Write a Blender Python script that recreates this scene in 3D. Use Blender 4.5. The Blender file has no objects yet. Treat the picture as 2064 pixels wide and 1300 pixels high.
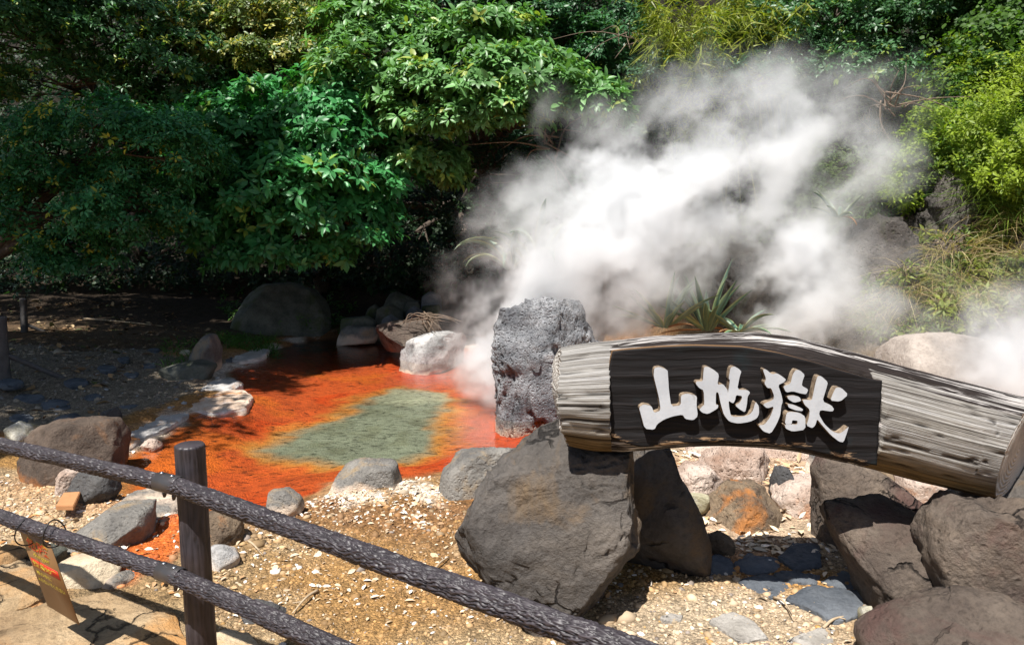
import bpy, bmesh, math, random
import numpy as np
from mathutils import Vector, Matrix

SC = bpy.context.scene
COL = SC.collection
rng = np.random.default_rng(7)
random.seed(7)

# ------------------------------------------------------------------ camera
FPX, CX, CY, HC, PITCH = 1400.0, 1032.0, 650.0, 2.0, math.radians(7.33)
cd = bpy.data.cameras.new('camera')
cam = bpy.data.objects.new('camera', cd)
COL.objects.link(cam)
cam.location = (0, 0, HC)
cam.rotation_euler = (math.pi / 2 - PITCH, 0, 0)
cd.sensor_width = 36.0
cd.lens = 36.0 * FPX / 2064.0
cd.clip_start, cd.clip_end = 0.05, 500.0
SC.camera = cam
# ------------------------------------------------------------------ light
SUN = Vector((-0.25, -0.45, 1.0)).normalized()
world = bpy.data.worlds.new('World')
SC.world = world
world.use_nodes = True
wn = world.node_tree
sky = wn.nodes.new('ShaderNodeTexSky')
sky.sky_type = 'NISHITA'
sky.sun_disc = False
sky.sun_elevation = math.asin(SUN.z)
sky.sun_rotation = math.atan2(SUN.x, SUN.y)
sky.air_density, sky.dust_density = 1.0, 1.2
wn.links.new(sky.outputs[0], wn.nodes['Background'].inputs[0])
wn.nodes['Background'].inputs[1].default_value = 0.055
ld = bpy.data.lights.new('sun', 'SUN')
ld.energy, ld.angle, ld.color = 5.0, math.radians(0.53), (1.0, 0.965, 0.91)
sun = bpy.data.objects.new('sun', ld)
COL.objects.link(sun)
sun.location = (-8, -14, 30)
sun.rotation_euler = SUN.to_track_quat('Z', 'Y').to_euler()
SC.view_settings.view_transform = 'Standard'
SC.view_settings.look = 'None'
SC.view_settings.exposure = 0.78
SC.view_settings.gamma = 1.0
SC.view_settings.use_curve_mapping = False
SC.render.engine = 'CYCLES'
cy = SC.cycles
cy.use_denoising = True
cy.max_bounces, cy.diffuse_bounces, cy.glossy_bounces = 10, 3, 3
cy.transmission_bounces, cy.transparent_max_bounces, cy.volume_bounces = 4, 12, 5
cy.volume_step_rate = 3.0
cy.volume_max_steps = 512
cy.caustics_reflective = cy.caustics_refractive = False
cy.sample_clamp_indirect = 6.0

# ------------------------------------------------------------------ geometry helpers
SP, CP = math.sin(PITCH), math.cos(PITCH)

def ray(x, y):
    a, b = (x - CX) / FPX, (CY - y) / FPX
    return np.array([a, CP + b * SP, -SP + b * CP])

def at(x, y, Y):
    d = ray(x, y)
    return np.array([0, 0, HC]) + d * (Y / d[1])

def gp(x, y, z=0.0):
    d = ray(x, y)
    return np.array([0, 0, HC]) + d * ((z - HC) / d[2])

def pix(P):
    X, Y, Z = P[:, 0], P[:, 1], P[:, 2] - HC
    f = Y * CP - Z * SP
    u = Y * SP + Z * CP
    f = np.where(f < 0.2, 0.2, f)
    return CX + FPX * X / f, CY - FPX * u / f

def vnoise(p, seed=0):
    p = np.asarray(p, dtype=np.float64)
    i = np.floor(p).astype(np.int64)
    f = p - i
    u = f * f * (3 - 2 * f)
    out = np.zeros(len(p))
    for dx in (0, 1):
        for dy in (0, 1):
            for dz in (0, 1):
                h = ((i[:, 0] + dx) * 374761393 + (i[:, 1] + dy) * 668265263 + (i[:, 2] + dz) * 1440662683 + seed * 974634777) & 0xffffffff
                h = ((h ^ (h >> 13)) * 1274126177) & 0xffffffff
                h = h ^ (h >> 16)
                v = (h & 0xffff) / 32767.5 - 1
                w = (u[:, 0] if dx else 1 - u[:, 0]) * (u[:, 1] if dy else 1 - u[:, 1]) * (u[:, 2] if dz else 1 - u[:, 2])
                out += v * w
    return out

def fbm(p, o=4, seed=0, gain=0.5):
    p = np.asarray(p, dtype=np.float64)
    s, a = np.zeros(len(p)), 1.0
    for k in range(o):
        s += a * vnoise(p * (2.03 ** k) + 7.3 * k, seed + k)
        a *= gain
    return s

def sstep(a, b, x):
    t = np.clip((x - a) / (b - a), 0, 1)
    return t * t * (3 - 2 * t)

def poly_sdf(P, poly):
    """signed distance to a 2D polygon, negative inside"""
    poly = np.asarray(poly)
    d = np.full(len(P), 1e9)
    ins = np.zeros(len(P), bool)
    n = len(poly)
    for k in range(n):
        a, b = poly[k], poly[(k + 1) % n]
        ab = b - a
        t = np.clip(((P - a) @ ab) / (ab @ ab + 1e-12), 0, 1)
        d = np.minimum(d, np.linalg.norm(P - (a + t[:, None] * ab), axis=1))
        c = ((a[1] > P[:, 1]) != (b[1] > P[:, 1]))
        with np.errstate(divide='ignore', invalid='ignore'):
            xx = (b[0] - a[0]) * (P[:, 1] - a[1]) / (b[1] - a[1]) + a[0]
        ins ^= c & (P[:, 0] < xx)
    return np.where(ins, -d, d)

def mesh_np(name, V, F, mat=None, col=None, smooth=True, attrs=None):
    """V (n,3); F (m,k) uniform polygons"""
    V = np.ascontiguousarray(V, dtype=np.float32)
    F = np.ascontiguousarray(F, dtype=np.int32)
    me = bpy.data.meshes.new(name)
    me.vertices.add(len(V))
    me.vertices.foreach_set('co', V.ravel())
    k = F.shape[1]
    me.loops.add(F.size)
    me.loops.foreach_set('vertex_index', F.ravel())
    me.polygons.add(len(F))
    me.polygons.foreach_set('loop_start', np.arange(0, F.size, k, dtype=np.int32))
    me.polygons.foreach_set('loop_total', np.full(len(F), k, dtype=np.int32))
    if smooth:
        me.polygons.foreach_set('use_smooth', np.ones(len(F), bool))
    me.update(calc_edges=True)
    if col is not None:
        c = np.ones((len(V), 4), np.float32)
        c[:, :3] = col
        a = me.color_attributes.new('Col', 'FLOAT_COLOR', 'POINT')
        a.data.foreach_set('color', c.ravel())
    for nm, arr in (attrs or {}).items():
        if arr.ndim == 1:
            a = me.attributes.new(nm, 'FLOAT', 'POINT')
            a.data.foreach_set('value', arr.astype(np.float32))
        else:
            a = me.attributes.new(nm, 'FLOAT_VECTOR', 'POINT')
            a.data.foreach_set('vector', arr.astype(np.float32).ravel())
    if mat:
        me.materials.append(mat)
    return me

def add(name, me, parent=None, loc=(0, 0, 0), label=None, cat=None, group=None, kind=None):
    o = bpy.data.objects.new(name, me)
    COL.objects.link(o)
    o.location = loc
    if parent is not None:
        o.parent = parent
    if label: o['label'] = label
    if cat: o['category'] = cat
    if group: o['group'] = group
    if kind: o['kind'] = kind
    return o

def empty(name, loc, label, cat, group=None):
    o = add(name, None, None, loc, label, cat, group)
    o.empty_display_size = 0.1
    return o

ICO = {}
def ico(l):
    if l not in ICO:
        bm = bmesh.new()
        bmesh.ops.create_icosphere(bm, subdivisions=l, radius=1)
        bm.verts.ensure_lookup_table()
        ICO[l] = (np.array([v.co[:] for v in bm.verts]), np.array([[v.index for v in f.verts] for f in bm.faces]))
        bm.free()
    return ICO[l]

def tube(pts, rad, seg=8, wob=0.0, seed=0):
    pts = np.asarray(pts, float)
    rad = np.asarray(rad, float)
    n = len(pts)
    T = np.gradient(pts, axis=0)
    T /= np.linalg.norm(T, axis=1)[:, None] + 1e-9
    ref = np.array([0, 0, 1.0]) if abs(T[0, 2]) < 0.9 else np.array([1.0, 0, 0])
    V = np.zeros((n, seg, 3))
    a = np.linspace(0, 2 * np.pi, seg, endpoint=False)
    u = np.cross(T[0], ref); u /= np.linalg.norm(u)
    for i in range(n):
        u = u - T[i] * (u @ T[i]); u /= np.linalg.norm(u) + 1e-9
        w = np.cross(T[i], u)
        V[i] = pts[i] + rad[i] * (np.cos(a)[:, None] * u + np.sin(a)[:, None] * w)
    V = V.reshape(-1, 3)
    if wob:
        c = np.repeat(pts, seg, axis=0)
        V = c + (V - c) * (1 + wob * fbm(V * 6, 3, seed))[:, None]
    F = []
    for i in range(n - 1):
        for j in range(seg):
            F.append((i * seg + j, i * seg + (j + 1) % seg, (i + 1) * seg + (j + 1) % seg, (i + 1) * seg + j))
    m = len(V)
    V = np.vstack([V, pts[0], pts[-1]])
    for j in range(seg):
        F.append((m, (j + 1) % seg, j, j))
        k = (n - 1) * seg
        F.append((m + 1, k + j, k + (j + 1) % seg, k + (j + 1) % seg))
    return V, np.array(F)

def tri(F):
    """quads (maybe degenerate) to triangles"""
    F = np.asarray(F)
    a = F[:, [0, 1, 2]]
    b = F[:, [0, 2, 3]]
    b = b[(b[:, 1] != b[:, 2]) & (b[:, 0] != b[:, 2])]
    return np.vstack([a, b])

def merge(parts):
    Vs, Fs, k = [], [], 0
    for V, F in parts:
        F = np.asarray(F)
        if F.shape[1] == 4:
            F = tri(F)
        Vs.append(V); Fs.append(F + k); k += len(V)
    return np.vstack(Vs), np.vstack(Fs)

def interp_path(pts, n):
    pts = np.asarray(pts, float)
    s = np.r_[0, np.cumsum(np.linalg.norm(np.diff(pts, axis=0), axis=1))]
    t = np.linspace(0, s[-1], n)
    out = np.stack([np.interp(t, s, pts[:, k]) for k in range(pts.shape[1])], 1)
    for _ in range(3):
        out[1:-1] = (out[:-2] + 2 * out[1:-1] + out[2:]) / 4
    return out

def box(sx, sy, sz, bev=0.004):
    bm = bmesh.new()
    bmesh.ops.create_cube(bm, size=1)
    for v in bm.verts:
        v.co = (v.co.x * sx, v.co.y * sy, v.co.z * sz)
    bmesh.ops.bevel(bm, geom=bm.edges[:], offset=bev, segments=2, affect='EDGES')
    bmesh.ops.triangulate(bm, faces=bm.faces[:])
    bm.verts.ensure_lookup_table()
    V = np.array([v.co[:] for v in bm.verts]); F = np.array([[v.index for v in f.verts] for f in bm.faces])
    bm.free()
    return V, F

# ------------------------------------------------------------------ material helpers
def nd(nt, t, ins=None, **at_):
    n = nt.nodes.new(t)
    for k, v in at_.items():
        setattr(n, k, v)
    for k, v in (ins or {}).items():
        s = n.inputs[k]
        if isinstance(v, bpy.types.NodeSocket):
            nt.links.new(v, s)
        else:
            s.default_value = v
    return n

def c4(c):
    return (c[0], c[1], c[2], 1.0)

def ramp(nt, fac, stops, interp='LINEAR'):
    r = nt.nodes.new('ShaderNodeValToRGB')
    nt.links.new(fac, r.inputs[0])
    cr = r.color_ramp
    cr.interpolation = interp
    while len(cr.elements) < len(stops):
        cr.elements.new(0.5)
    for e, (p, c) in zip(cr.elements, stops):
        e.position = p
        e.color = c4(c) if hasattr(c, '__len__') else (c, c, c, 1)
    return r.outputs[0]

def mix(nt, f, a, b, blend='MIX'):
    m = nt.nodes.new('ShaderNodeMix')
    m.data_type = 'RGBA'
    m.blend_type = blend
    for i, v in ((0, f), (6, a), (7, b)):
        if isinstance(v, bpy.types.NodeSocket):
            nt.links.new(v, m.inputs[i])
        else:
            m.inputs[i].default_value = v if i == 0 else c4(v)
    return m.outputs[2]

def math_(nt, op, a, b=0.0, c=0.0, clamp=False):
    m = nt.nodes.new('ShaderNodeMath')
    m.operation = op
    m.use_clamp = clamp
    for i, v in enumerate((a, b, c)):
        if isinstance(v, bpy.types.NodeSocket):
            nt.links.new(v, m.inputs[i])
        else:
            m.inputs[i].default_value = v
    return m.outputs[0]

def noise(nt, co, scale, detail=5, rough=0.55, dist=0.0):
    return nd(nt, 'ShaderNodeTexNoise', {'Vector': co, 'Scale': scale, 'Detail': detail, 'Roughness': rough, 'Distortion': dist}).outputs[0]

def newmat(name):
    m = bpy.data.materials.new(name)
    m.use_nodes = True
    nt = m.node_tree
    b = nt.nodes['Principled BSDF']
    return m, nt, b

def setin(nt, b, k, v):
    if isinstance(v, bpy.types.NodeSocket):
        nt.links.new(v, b.inputs[k])
    else:
        b.inputs[k].default_value = v

def bump(nt, b, h, dist=0.02, strength=1.0):
    n = nd(nt, 'ShaderNodeBump', {'Height': h, 'Distance': dist, 'Strength': strength})
    nt.links.new(n.outputs[0], b.inputs['Normal'])

def coords(nt, rnd=True):
    tc = nd(nt, 'ShaderNodeTexCoord').outputs['Object']
    if not rnd:
        return tc
    oi = nd(nt, 'ShaderNodeObjectInfo').outputs['Random']
    m = math_(nt, 'MULTIPLY', oi, 53.0)
    cx = nd(nt, 'ShaderNodeCombineXYZ', {0: m, 1: m, 2: m}).outputs[0]
    return nd(nt, 'ShaderNodeVectorMath', {0: tc, 1: cx}, operation='ADD').outputs[0]

def rock_mat(name, dark, light, stain=None, stain_amt=0.5, crust=None, crust_h=0.1, scale=3.0, bumpd=0.03, speck=0.5, pits=0.0, cracks=False, top=None, rough=0.88):
    m, nt, b = newmat(name)
    co = coords(nt)
    n1 = noise(nt, co, scale, 8, 0.62)
    col = ramp(nt, n1, [(0.30, dark), (0.52, [(a + c) / 2 for a, c in zip(dark, light)]), (0.72, light)])
    fine = noise(nt, co, scale * 14, 6, 0.7)
    fr = ramp(nt, fine, [(0.25, 1 - speck), (0.5, 1.0), (0.8, 1 + speck * 0.6)])
    col = mix(nt, 1.0, col, fr, 'MULTIPLY')
    if stain:
        ns = noise(nt, co, scale * 0.7, 5, 0.65, 0.6)
        ns = ramp(nt, ns, [(0.62 - 0.25 * stain_amt, 0.0), (0.74 - 0.2 * stain_amt, 1.0)])
        col = mix(nt, ns, col, stain)
    if top:
        g = nd(nt, 'ShaderNodeNewGeometry').outputs['True Normal']
        z = nd(nt, 'ShaderNodeSeparateXYZ', {0: g}).outputs[2]
        z = math_(nt, 'ADD', z, math_(nt, 'MULTIPLY', math_(nt, 'SUBTRACT', n1, 0.5), 0.9))
        col = mix(nt, ramp(nt, z, [(0.5, 0.0), (0.85, 1.0)]), col, top)
    if crust:
        zz = nd(nt, 'ShaderNodeSeparateXYZ', {0: nd(nt, 'ShaderNodeTexCoord').outputs['Object']}).outputs[2]
        zz = math_(nt, 'ADD', zz, math_(nt, 'MULTIPLY', math_(nt, 'SUBTRACT', n1, 0.5), crust_h * 2.4))
        t = math_(nt, 'DIVIDE', zz, crust_h)
        k = ramp(nt, t, [(0.55, 1.0), (1.0, 0.0)])
        col = mix(nt, k, col, crust)
    setin(nt, b, 'Base Color', col)
    setin(nt, b, 'Roughness', rough)
    b.inputs['Specular IOR Level'].default_value = 0.25
    h = math_(nt, 'ADD', math_(nt, 'MULTIPLY', noise(nt, co, scale * 5, 8, 0.7), 1.0), math_(nt, 'MULTIPLY', fine, 0.45))
    if cracks:
        wv = nd(nt, 'ShaderNodeTexNoise', {'Vector': co, 'Scale': scale * 1.2, 'Detail': 5.0}).outputs[1]
        cw = nd(nt, 'ShaderNodeVectorMath', {0: co, 1: nd(nt, 'ShaderNodeVectorMath', {0: wv, 'Scale': .55}, operation='SCALE').outputs[0]}, operation='ADD').outputs[0]
        ve = nd(nt, 'ShaderNodeTexVoronoi', {'Vector': cw, 'Scale': scale * .75}, feature='DISTANCE_TO_EDGE').outputs[0]
        ck = math_(nt, 'MAXIMUM', ramp(nt, ve, [(.004, 0.0), (.022, 1.0)]), ramp(nt, noise(nt, co, scale * .9, 3, .5), [(.46, 0.0), (.52, 1.0)]))
        h = math_(nt, 'ADD', h, math_(nt, 'MULTIPLY', ck, .9))
        col2 = mix(nt, 1.0, col, ramp(nt, ck, [(0.0, .30), (1.0, 1.0)]), 'MULTIPLY')
        big_ = noise(nt, co, scale * .35, 6, .7, .8)
        col2 = mix(nt, 1.0, col2, ramp(nt, big_, [(.3, (.70, .66, .64)), (.5, (1.0, 1.0, 1.0)), (.7, (1.35, 1.28, 1.18))]), 'MULTIPLY')
        setin(nt, b, 'Base Color', col2)
    if pits:
        v = nd(nt, 'ShaderNodeTexVoronoi', {'Vector': co, 'Scale': scale * 9}).outputs[0]
        h = math_(nt, 'ADD', h, math_(nt, 'MULTIPLY', ramp(nt, v, [(0.05, 0.0), (0.35, 1.0)]), pits))
    bump(nt, b, h, bumpd, 0.9)
    return m

def plain(name, color, rough=0.6, var=0.15, scale=20, bumpd=0.0, metal=0.0):
    m, nt, b = newmat(name)
    co = coords(nt)
    n = noise(nt, co, scale, 5, 0.6)
    col = mix(nt, 1.0, color, ramp(nt, n, [(0.25, 1 - var), (0.75, 1 + var)]), 'MULTIPLY')
    setin(nt, b, 'Base Color', col)
    setin(nt, b, 'Roughness', rough)
    b.inputs['Metallic'].default_value = metal
    if bumpd:
        bump(nt, b, n, bumpd)
    return m

def attr(nt, name, out='Color'):
    return nd(nt, 'ShaderNodeAttribute', attribute_name=name).outputs[out]

def leaf_mat(name, tint=(1, 1, 1), rough=0.38, trans=0.28, spec=0.5):
    m, nt, b = newmat(name)
    col = mix(nt, 1.0, attr(nt, 'Col'), tint, 'MULTIPLY')
    setin(nt, b, 'Base Color', col)
    setin(nt, b, 'Roughness', rough)
    b.inputs['Specular IOR Level'].default_value = spec
    tr = nd(nt, 'ShaderNodeBsdfTranslucent', {'Color': mix(nt, 1.0, col, (1.3, 1.5, 0.5), 'MULTIPLY')})
    mx = nd(nt, 'ShaderNodeMixShader', {0: trans, 1: b.outputs[0], 2: tr.outputs[0]})
    nt.links.new(mx.outputs[0], nt.nodes['Material Output'].inputs[0])
    return m
# ------------------------------------------------------------------ ground, pond, hillside
WZ = -0.06
POND_PX = [(250, 925), (300, 905), (335, 880), (375, 848), (440, 822), (505, 800), (478, 775), (470, 752), (520, 728), (560, 705), (610, 690), (700, 680), (770, 688),
           (830, 700), (930, 705), (1010, 725), (1120, 760), (1230, 800), (1230, 850), (1120, 905), (1010, 915), (900, 945), (800, 955), (700, 965), (660, 972), (610, 1000),
           (530, 1020), (470, 1030), (400, 1020), (330, 1012), (262, 985)]
POND = np.array([gp(x, y, WZ)[:2] for x, y in POND_PX])
FOOT = np.array([(-45, 18), (-14, 17.5), (-6, 16.6), (-1.5, 15.6), (0.6, 13.8), (1.8, 11.6), (3.0, 9.6), (4.0, 8.2), (5.6, 7.1), (8, 6.4), (45, 3), (45, 60), (-45, 60)], float)
STREAM = [(470, 1022), (360, 1018), (310, 1060), (255, 1110), (235, 1150), (262, 1185), (330, 1150), (365, 1110), (420, 1070), (470, 1045)]

def hill(x, y):
    P = np.stack([x, y], 1)
    d = np.maximum(0, -poly_sdf(P, FOOT))
    right = sstep(1.0, 4.0, x)
    s = 1.05 + 0.05 * right
    n = fbm(np.stack([x * 0.7, y * 0.7, d * 0], 1), 5, 11)
    dd = np.maximum(0, d + n * 0.4 * np.minimum(1, d * 1.5))
    h = s * dd
    h = h + 0.4 * np.sin(h * 2.4 + 2.5 * n) * right * np.minimum(1, dd)
    # a shelf with a dark hollow behind it, closed by the vine-hung cliff
    ratio = x / np.maximum(y, 1.0)
    cap = 3.1 + 0.5 * n + 7.0 * sstep(.595, .66, ratio + .02 * n) + 30 * (1 - right) + 0.9 * np.maximum(0, y - 13.0)
    h = np.where(h > cap, cap + 0.05 * (h - cap), h)
    return np.where(h > 20, 20 + (h - 20) * 0.2, h), d

def ground_z(x, y, detail=True):
    x = np.asarray(x, float); y = np.asarray(y, float)
    P = np.stack([x, y], 1)
    d = poly_sdf(P, POND)
    p3 = np.stack([x, y, 0 * x], 1)
    n = fbm(p3 * 0.9, 4, 3)
    base = 0.02 + 0.035 * n
    base = base + 0.22 * sstep(0.4, 5.0, -x - 2.2 - 0.1 * y + 0 * y) * sstep(5.5, 9, y)
    base = base + 0.30 * sstep(12.5, 16, y)
    if detail:
        base = base + 0.012 * fbm(p3 * 6, 3, 5)
    dn = d + 0.10 * fbm(p3 * 2.2, 3, 8)
    out = WZ - 0.02 + (base - WZ + 0.02) * sstep(-0.05, 0.45, dn)
    z = np.where(dn < 0, WZ - 0.02 - 0.16 * sstep(0, 1.0, -dn) + 0.012 * fbm(p3 * 5, 3, 6) * sstep(0, .3, -dn), out)
    hh, dh = hill(x, y)
    return z + hh

def lines(segs):
    out = []
    for a, b, s in segs:
        out.append(np.arange(a, b, s))
    return np.concatenate(out)

xs = lines([(-44, -12, 1.2), (-12, -7.5, .3), (-7.5, -4.5, .07), (-4.5, 4.0, .036), (4.0, 7.5, .07), (7.5, 12, .3), (12, 44, 1.2)])
ys = lines([(-12, 0, 1.5), (0, 2.4, .2), (2.4, 7.0, .032), (7.0, 11, .055), (11, 17, .1), (17, 26, .4), (26, 55, 1.5)])
GX, GY = np.meshgrid(xs, ys)
gx, gy = GX.ravel(), GY.ravel()
gz = ground_z(gx, gy)
gP = np.stack([gx, gy, gz], 1)
gu, gv = pix(np.stack([gx, gy, np.minimum(gz, 0.3)], 1))
gUV = np.stack([gu, gv], 1)
p3 = np.stack([gx, gy, 0 * gx], 1)
nA = fbm(p3 * 1.3, 5, 21)
nB = fbm(p3 * 5.0, 4, 31)
def pm(poly, soft, warp=25):
    """soft mask of a patch of pigment laid out on the ground plane"""
    W = np.array([gp(x, y)[:2] for x, y in poly])
    sc_ = np.abs(W[:, 1]).mean() / 1400.0
    return sstep(soft * sc_, -soft * sc_, poly_sdf(np.stack([gx, gy], 1), W) + warp * sc_ * 1.6 * nA + warp * sc_ * .8 * nB)
def lay(c, m, new):
    m = np.clip(m, 0, 1)[:, None]
    return c * (1 - m) + np.array(new) * m
tan = np.array([0.30, 0.20, 0.105])
gc = np.tile(tan, (len(gx), 1))
gc = lay(gc, sstep(-.1, .5, nB) * .6, (0.42, 0.31, 0.18))
gc = lay(gc, sstep(-.1, .5, nA) * .8, (0.37, 0.19, 0.05))
gc = lay(gc, sstep(.1, .55, fbm(p3 * .8 + 4, 4, 63)) * .65, (0.42, 0.17, 0.05))
gc = lay(gc, sstep(.15, .6, -nA) * .5, (0.27, 0.17, 0.07))
gc = lay(gc, pm([(620, 1000), (1000, 1010), (900, 1140), (700, 1080), (560, 1060)], 60) * .85, (0.20, 0.10, 0.04))
gc = lay(gc, pm([(640, 1060), (880, 1110), (980, 1230), (760, 1300), (560, 1180)], 80) * .7, (0.34, 0.18, 0.055))
gc = lay(gc, pm([(1180, 1120), (1330, 1150), (1380, 1210), (1180, 1260)], 50) * .8, (0.27, 0.14, 0.03))
gc = lay(gc, pm([(1230, 1220), (1500, 1180), (1760, 1240), (1800, 1400), (1150, 1400)], 70) * .7, (0.47, 0.38, 0.27))
gc = lay(gc, pm([(1340, 880), (1750, 880), (1900, 1000), (1660, 1120), (1420, 1120)], 60) * .7, (0.55, 0.42, 0.30))
gc = lay(gc, pm([(0, 960), (250, 990), (340, 1060), (120, 1130), (-300, 1130), (-300, 960)], 60) * .7, (0.46, 0.34, 0.21))
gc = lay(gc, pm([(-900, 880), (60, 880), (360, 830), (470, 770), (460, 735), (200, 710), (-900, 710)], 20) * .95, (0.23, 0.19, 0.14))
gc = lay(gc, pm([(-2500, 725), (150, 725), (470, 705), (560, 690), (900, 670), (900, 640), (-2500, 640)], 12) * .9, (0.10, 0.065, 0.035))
gc = lay(gc, sstep(12.6, 14.0, gy) * sstep(3.0, 0.5, gx), (0.045, 0.030, 0.018))  # canopy shade painted into the forest floor colour
# orange iron-stained water channel and pond bed
dP = poly_sdf(np.stack([gx, gy], 1), POND) + 0.12 * nB * .6
bed = sstep(0.10, -0.10, dP)
gc = lay(gc, sstep(.55, .05, np.abs(dP - .12)) * .35, (0.40, 0.16, 0.05))
crust = sstep(.25, .05, np.abs(dP - .16)) * sstep(-.15, .35, fbm(p3 * 3, 4, 77)) * sstep(930, 820, gv)
gc = lay(gc, crust * .8, (0.74, 0.68, 0.60))
rim = sstep(-.02, .06, dP) * sstep(.34, .16, dP + .12 * nA) * sstep(600, 520, gu) * sstep(700, 716, gv) * sstep(960, 900, gv)
gc = lay(gc, rim * (.55 + .45 * sstep(-.2, .3, nB)), (0.72, 0.66, 0.58))
crust2 = pm([(205, 855), (300, 870), (290, 930), (230, 930)], 25) * sstep(-.2, .2, nB) + pm([(640, 1000), (790, 960), (930, 990), (900, 1030), (700, 1020)], 20) * sstep(-.05, .3, nB) + pm([(140, 1060), (360, 1025), (360, 1050), (230, 1100)], 20) * sstep(0., .3, nB)
gc = lay(gc, crust2 * .8, (0.70, 0.62, 0.52))
OR = (0.54, 0.092, 0.018)
bedc = np.tile(np.array(OR), (len(gx), 1))
bedc = lay(bedc, sstep(.1, .7, nA) * .8, (0.60, 0.14, 0.014))
bedc = lay(bedc, sstep(.2, .7, -nA), (0.54, 0.065, 0.008))
GREEN = [(515, 905), (590, 872), (680, 835), (745, 800), (800, 785), (880, 788), (915, 818), (900, 860), (885, 912), (820, 932), (700, 942), (600, 925)]
def pmw(poly, soft, warp):
    W = np.array([gp(x, y, WZ - .15)[:2] for x, y in poly])
    return sstep(soft, -soft, poly_sdf(np.stack([gx, gy], 1), W) + warp * nB + warp * nA)
gm0 = pmw(GREEN, .46, .11)
bedc = lay(bedc, sstep(0.02, .45, gm0) * .75, (0.50, 0.26, 0.05))
bedc = lay(bedc, sstep(.30, .85, gm0), (0.20, 0.235, 0.175))
bedc = lay(bedc, sstep(.5, .9, gm0) * sstep(-.1, .35, nB) * .5, (0.13, 0.145, 0.09))
bedc = lay(bedc, pmw([(740, 800), (800, 783), (900, 786), (905, 805), (800, 812)], .1, .05) * .8, (0.36, 0.40, 0.29))
bedc = lay(bedc, pmw([(560, 712), (610, 690), (700, 680), (800, 690), (810, 705), (760, 700), (690, 705), (600, 716)], .3, .2) * .85, (0.045, 0.03, 0.015))  # dark far end: tree shade and reflection painted into the bed colour
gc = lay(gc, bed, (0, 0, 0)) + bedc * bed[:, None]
st = pm(STREAM, 18, 10)
gc = lay(gc, st * .92, (0.60, 0.13, 0.02))
hh, dh = hill(gx, gy)
hm = sstep(0, .6, dh)
soil = lay(np.tile(np.array([0.020, 0.016, 0.010]), (len(gx), 1)), sstep(2.0, 4.5, gx) * sstep(12.0, 10.0, gy) * .9, (0.15, 0.12, 0.095))  # hill soil pigment deepened to carry the black shade between the trees
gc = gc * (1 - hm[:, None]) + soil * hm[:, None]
nx_, ny_ = len(xs), len(ys)
idx = np.arange(nx_ * ny_).reshape(ny_, nx_)
gF = np.stack([idx[:-1, :-1], idx[:-1, 1:], idx[1:, 1:], idx[1:, :-1]], -1).reshape(-1, 4)
m, nt, b = newmat('ground_gravel')
co = nd(nt, 'ShaderNodeTexCoord').outputs['Object']
base = attr(nt, 'Col')
bedm = attr(nt, 'bed', 'Fac')
vor = nd(nt, 'ShaderNodeTexVoronoi', {'Vector': co, 'Scale': 55.0, 'Randomness': 1.0})
cellv = nd(nt, 'ShaderNodeSeparateColor', {0: vor.outputs['Color']}).outputs[0]
vor2 = nd(nt, 'ShaderNodeTexVoronoi', {'Vector': co, 'Scale': 130.0})
cell2 = nd(nt, 'ShaderNodeSeparateColor', {0: vor2.outputs['Color']}).outputs[1]
peb = mix(nt, 0.5, ramp(nt, cellv, [(0.0, .45), (.6, .95), (.85, 1.25), (1.0, 1.9)]), ramp(nt, cell2, [(0.0, .5), (.7, 1.0), (1.0, 1.7)]))
dirt = noise(nt, co, 9, 8, .7)
dry = mix(nt, 1.0, base, peb, 'MULTIPLY')
dry = mix(nt, 1.0, dry, ramp(nt, dirt, [(.3, .5), (.5, .95), (.75, 1.35)]), 'MULTIPLY')
# flecks of dark leaf debris on the pond bed, lying along one direction
mp = nd(nt, 'ShaderNodeMapping', {'Vector': co, 'Scale': (6.5, 14.0, 9.0), 'Rotation': (0, 0, .35)}).outputs[0]
fl = noise(nt, mp, 1.6, 6, .72, .5)
flk = ramp(nt, fl, [(.37, .18), (.445, .75), (.52, 1.0), (.75, 1.12)])
big = noise(nt, co, 1.4, 5, .6)
wet = mix(nt, 1.0, base, flk, 'MULTIPLY')
wet = mix(nt, 1.0, wet, ramp(nt, big, [(.3, .75), (.55, 1.05), (.75, 1.2)]), 'MULTIPLY')
setin(nt, b, 'Base Color', mix(nt, bedm, dry, wet))
rg = nd(nt, 'ShaderNodeMapRange', {0: attr(nt, 'wet', 'Fac'), 3: 0.92, 4: 0.35}).outputs[0]
setin(nt, b, 'Roughness', rg)
b.inputs['Specular IOR Level'].default_value = 0.25
hgt = math_(nt, 'ADD', math_(nt, 'MULTIPLY', vor.outputs['Distance'], -1.0), math_(nt, 'MULTIPLY', dirt, 1.5))
hgt = math_(nt, 'ADD', hgt, math_(nt, 'MULTIPLY', vor2.outputs['Distance'], -.5))
bump(nt, b, hgt, .014, 1.0)
M_GROUND = m
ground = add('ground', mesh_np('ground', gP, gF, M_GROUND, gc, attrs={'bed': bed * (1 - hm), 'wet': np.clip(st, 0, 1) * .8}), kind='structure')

GZ2 = gz.reshape(len(ys), len(xs))
def zgrid(x, y):
    i = np.clip(np.searchsorted(xs, x) - 1, 0, len(xs) - 2); j = np.clip(np.searchsorted(ys, y) - 1, 0, len(ys) - 2)
    a = (x - xs[i]) / (xs[i + 1] - xs[i]); b_ = (y - ys[j]) / (ys[j + 1] - ys[j])
    return (GZ2[j, i] * (1 - a) + GZ2[j, i + 1] * a) * (1 - b_) + (GZ2[j + 1, i] * (1 - a) + GZ2[j + 1, i + 1] * a) * b_

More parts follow.
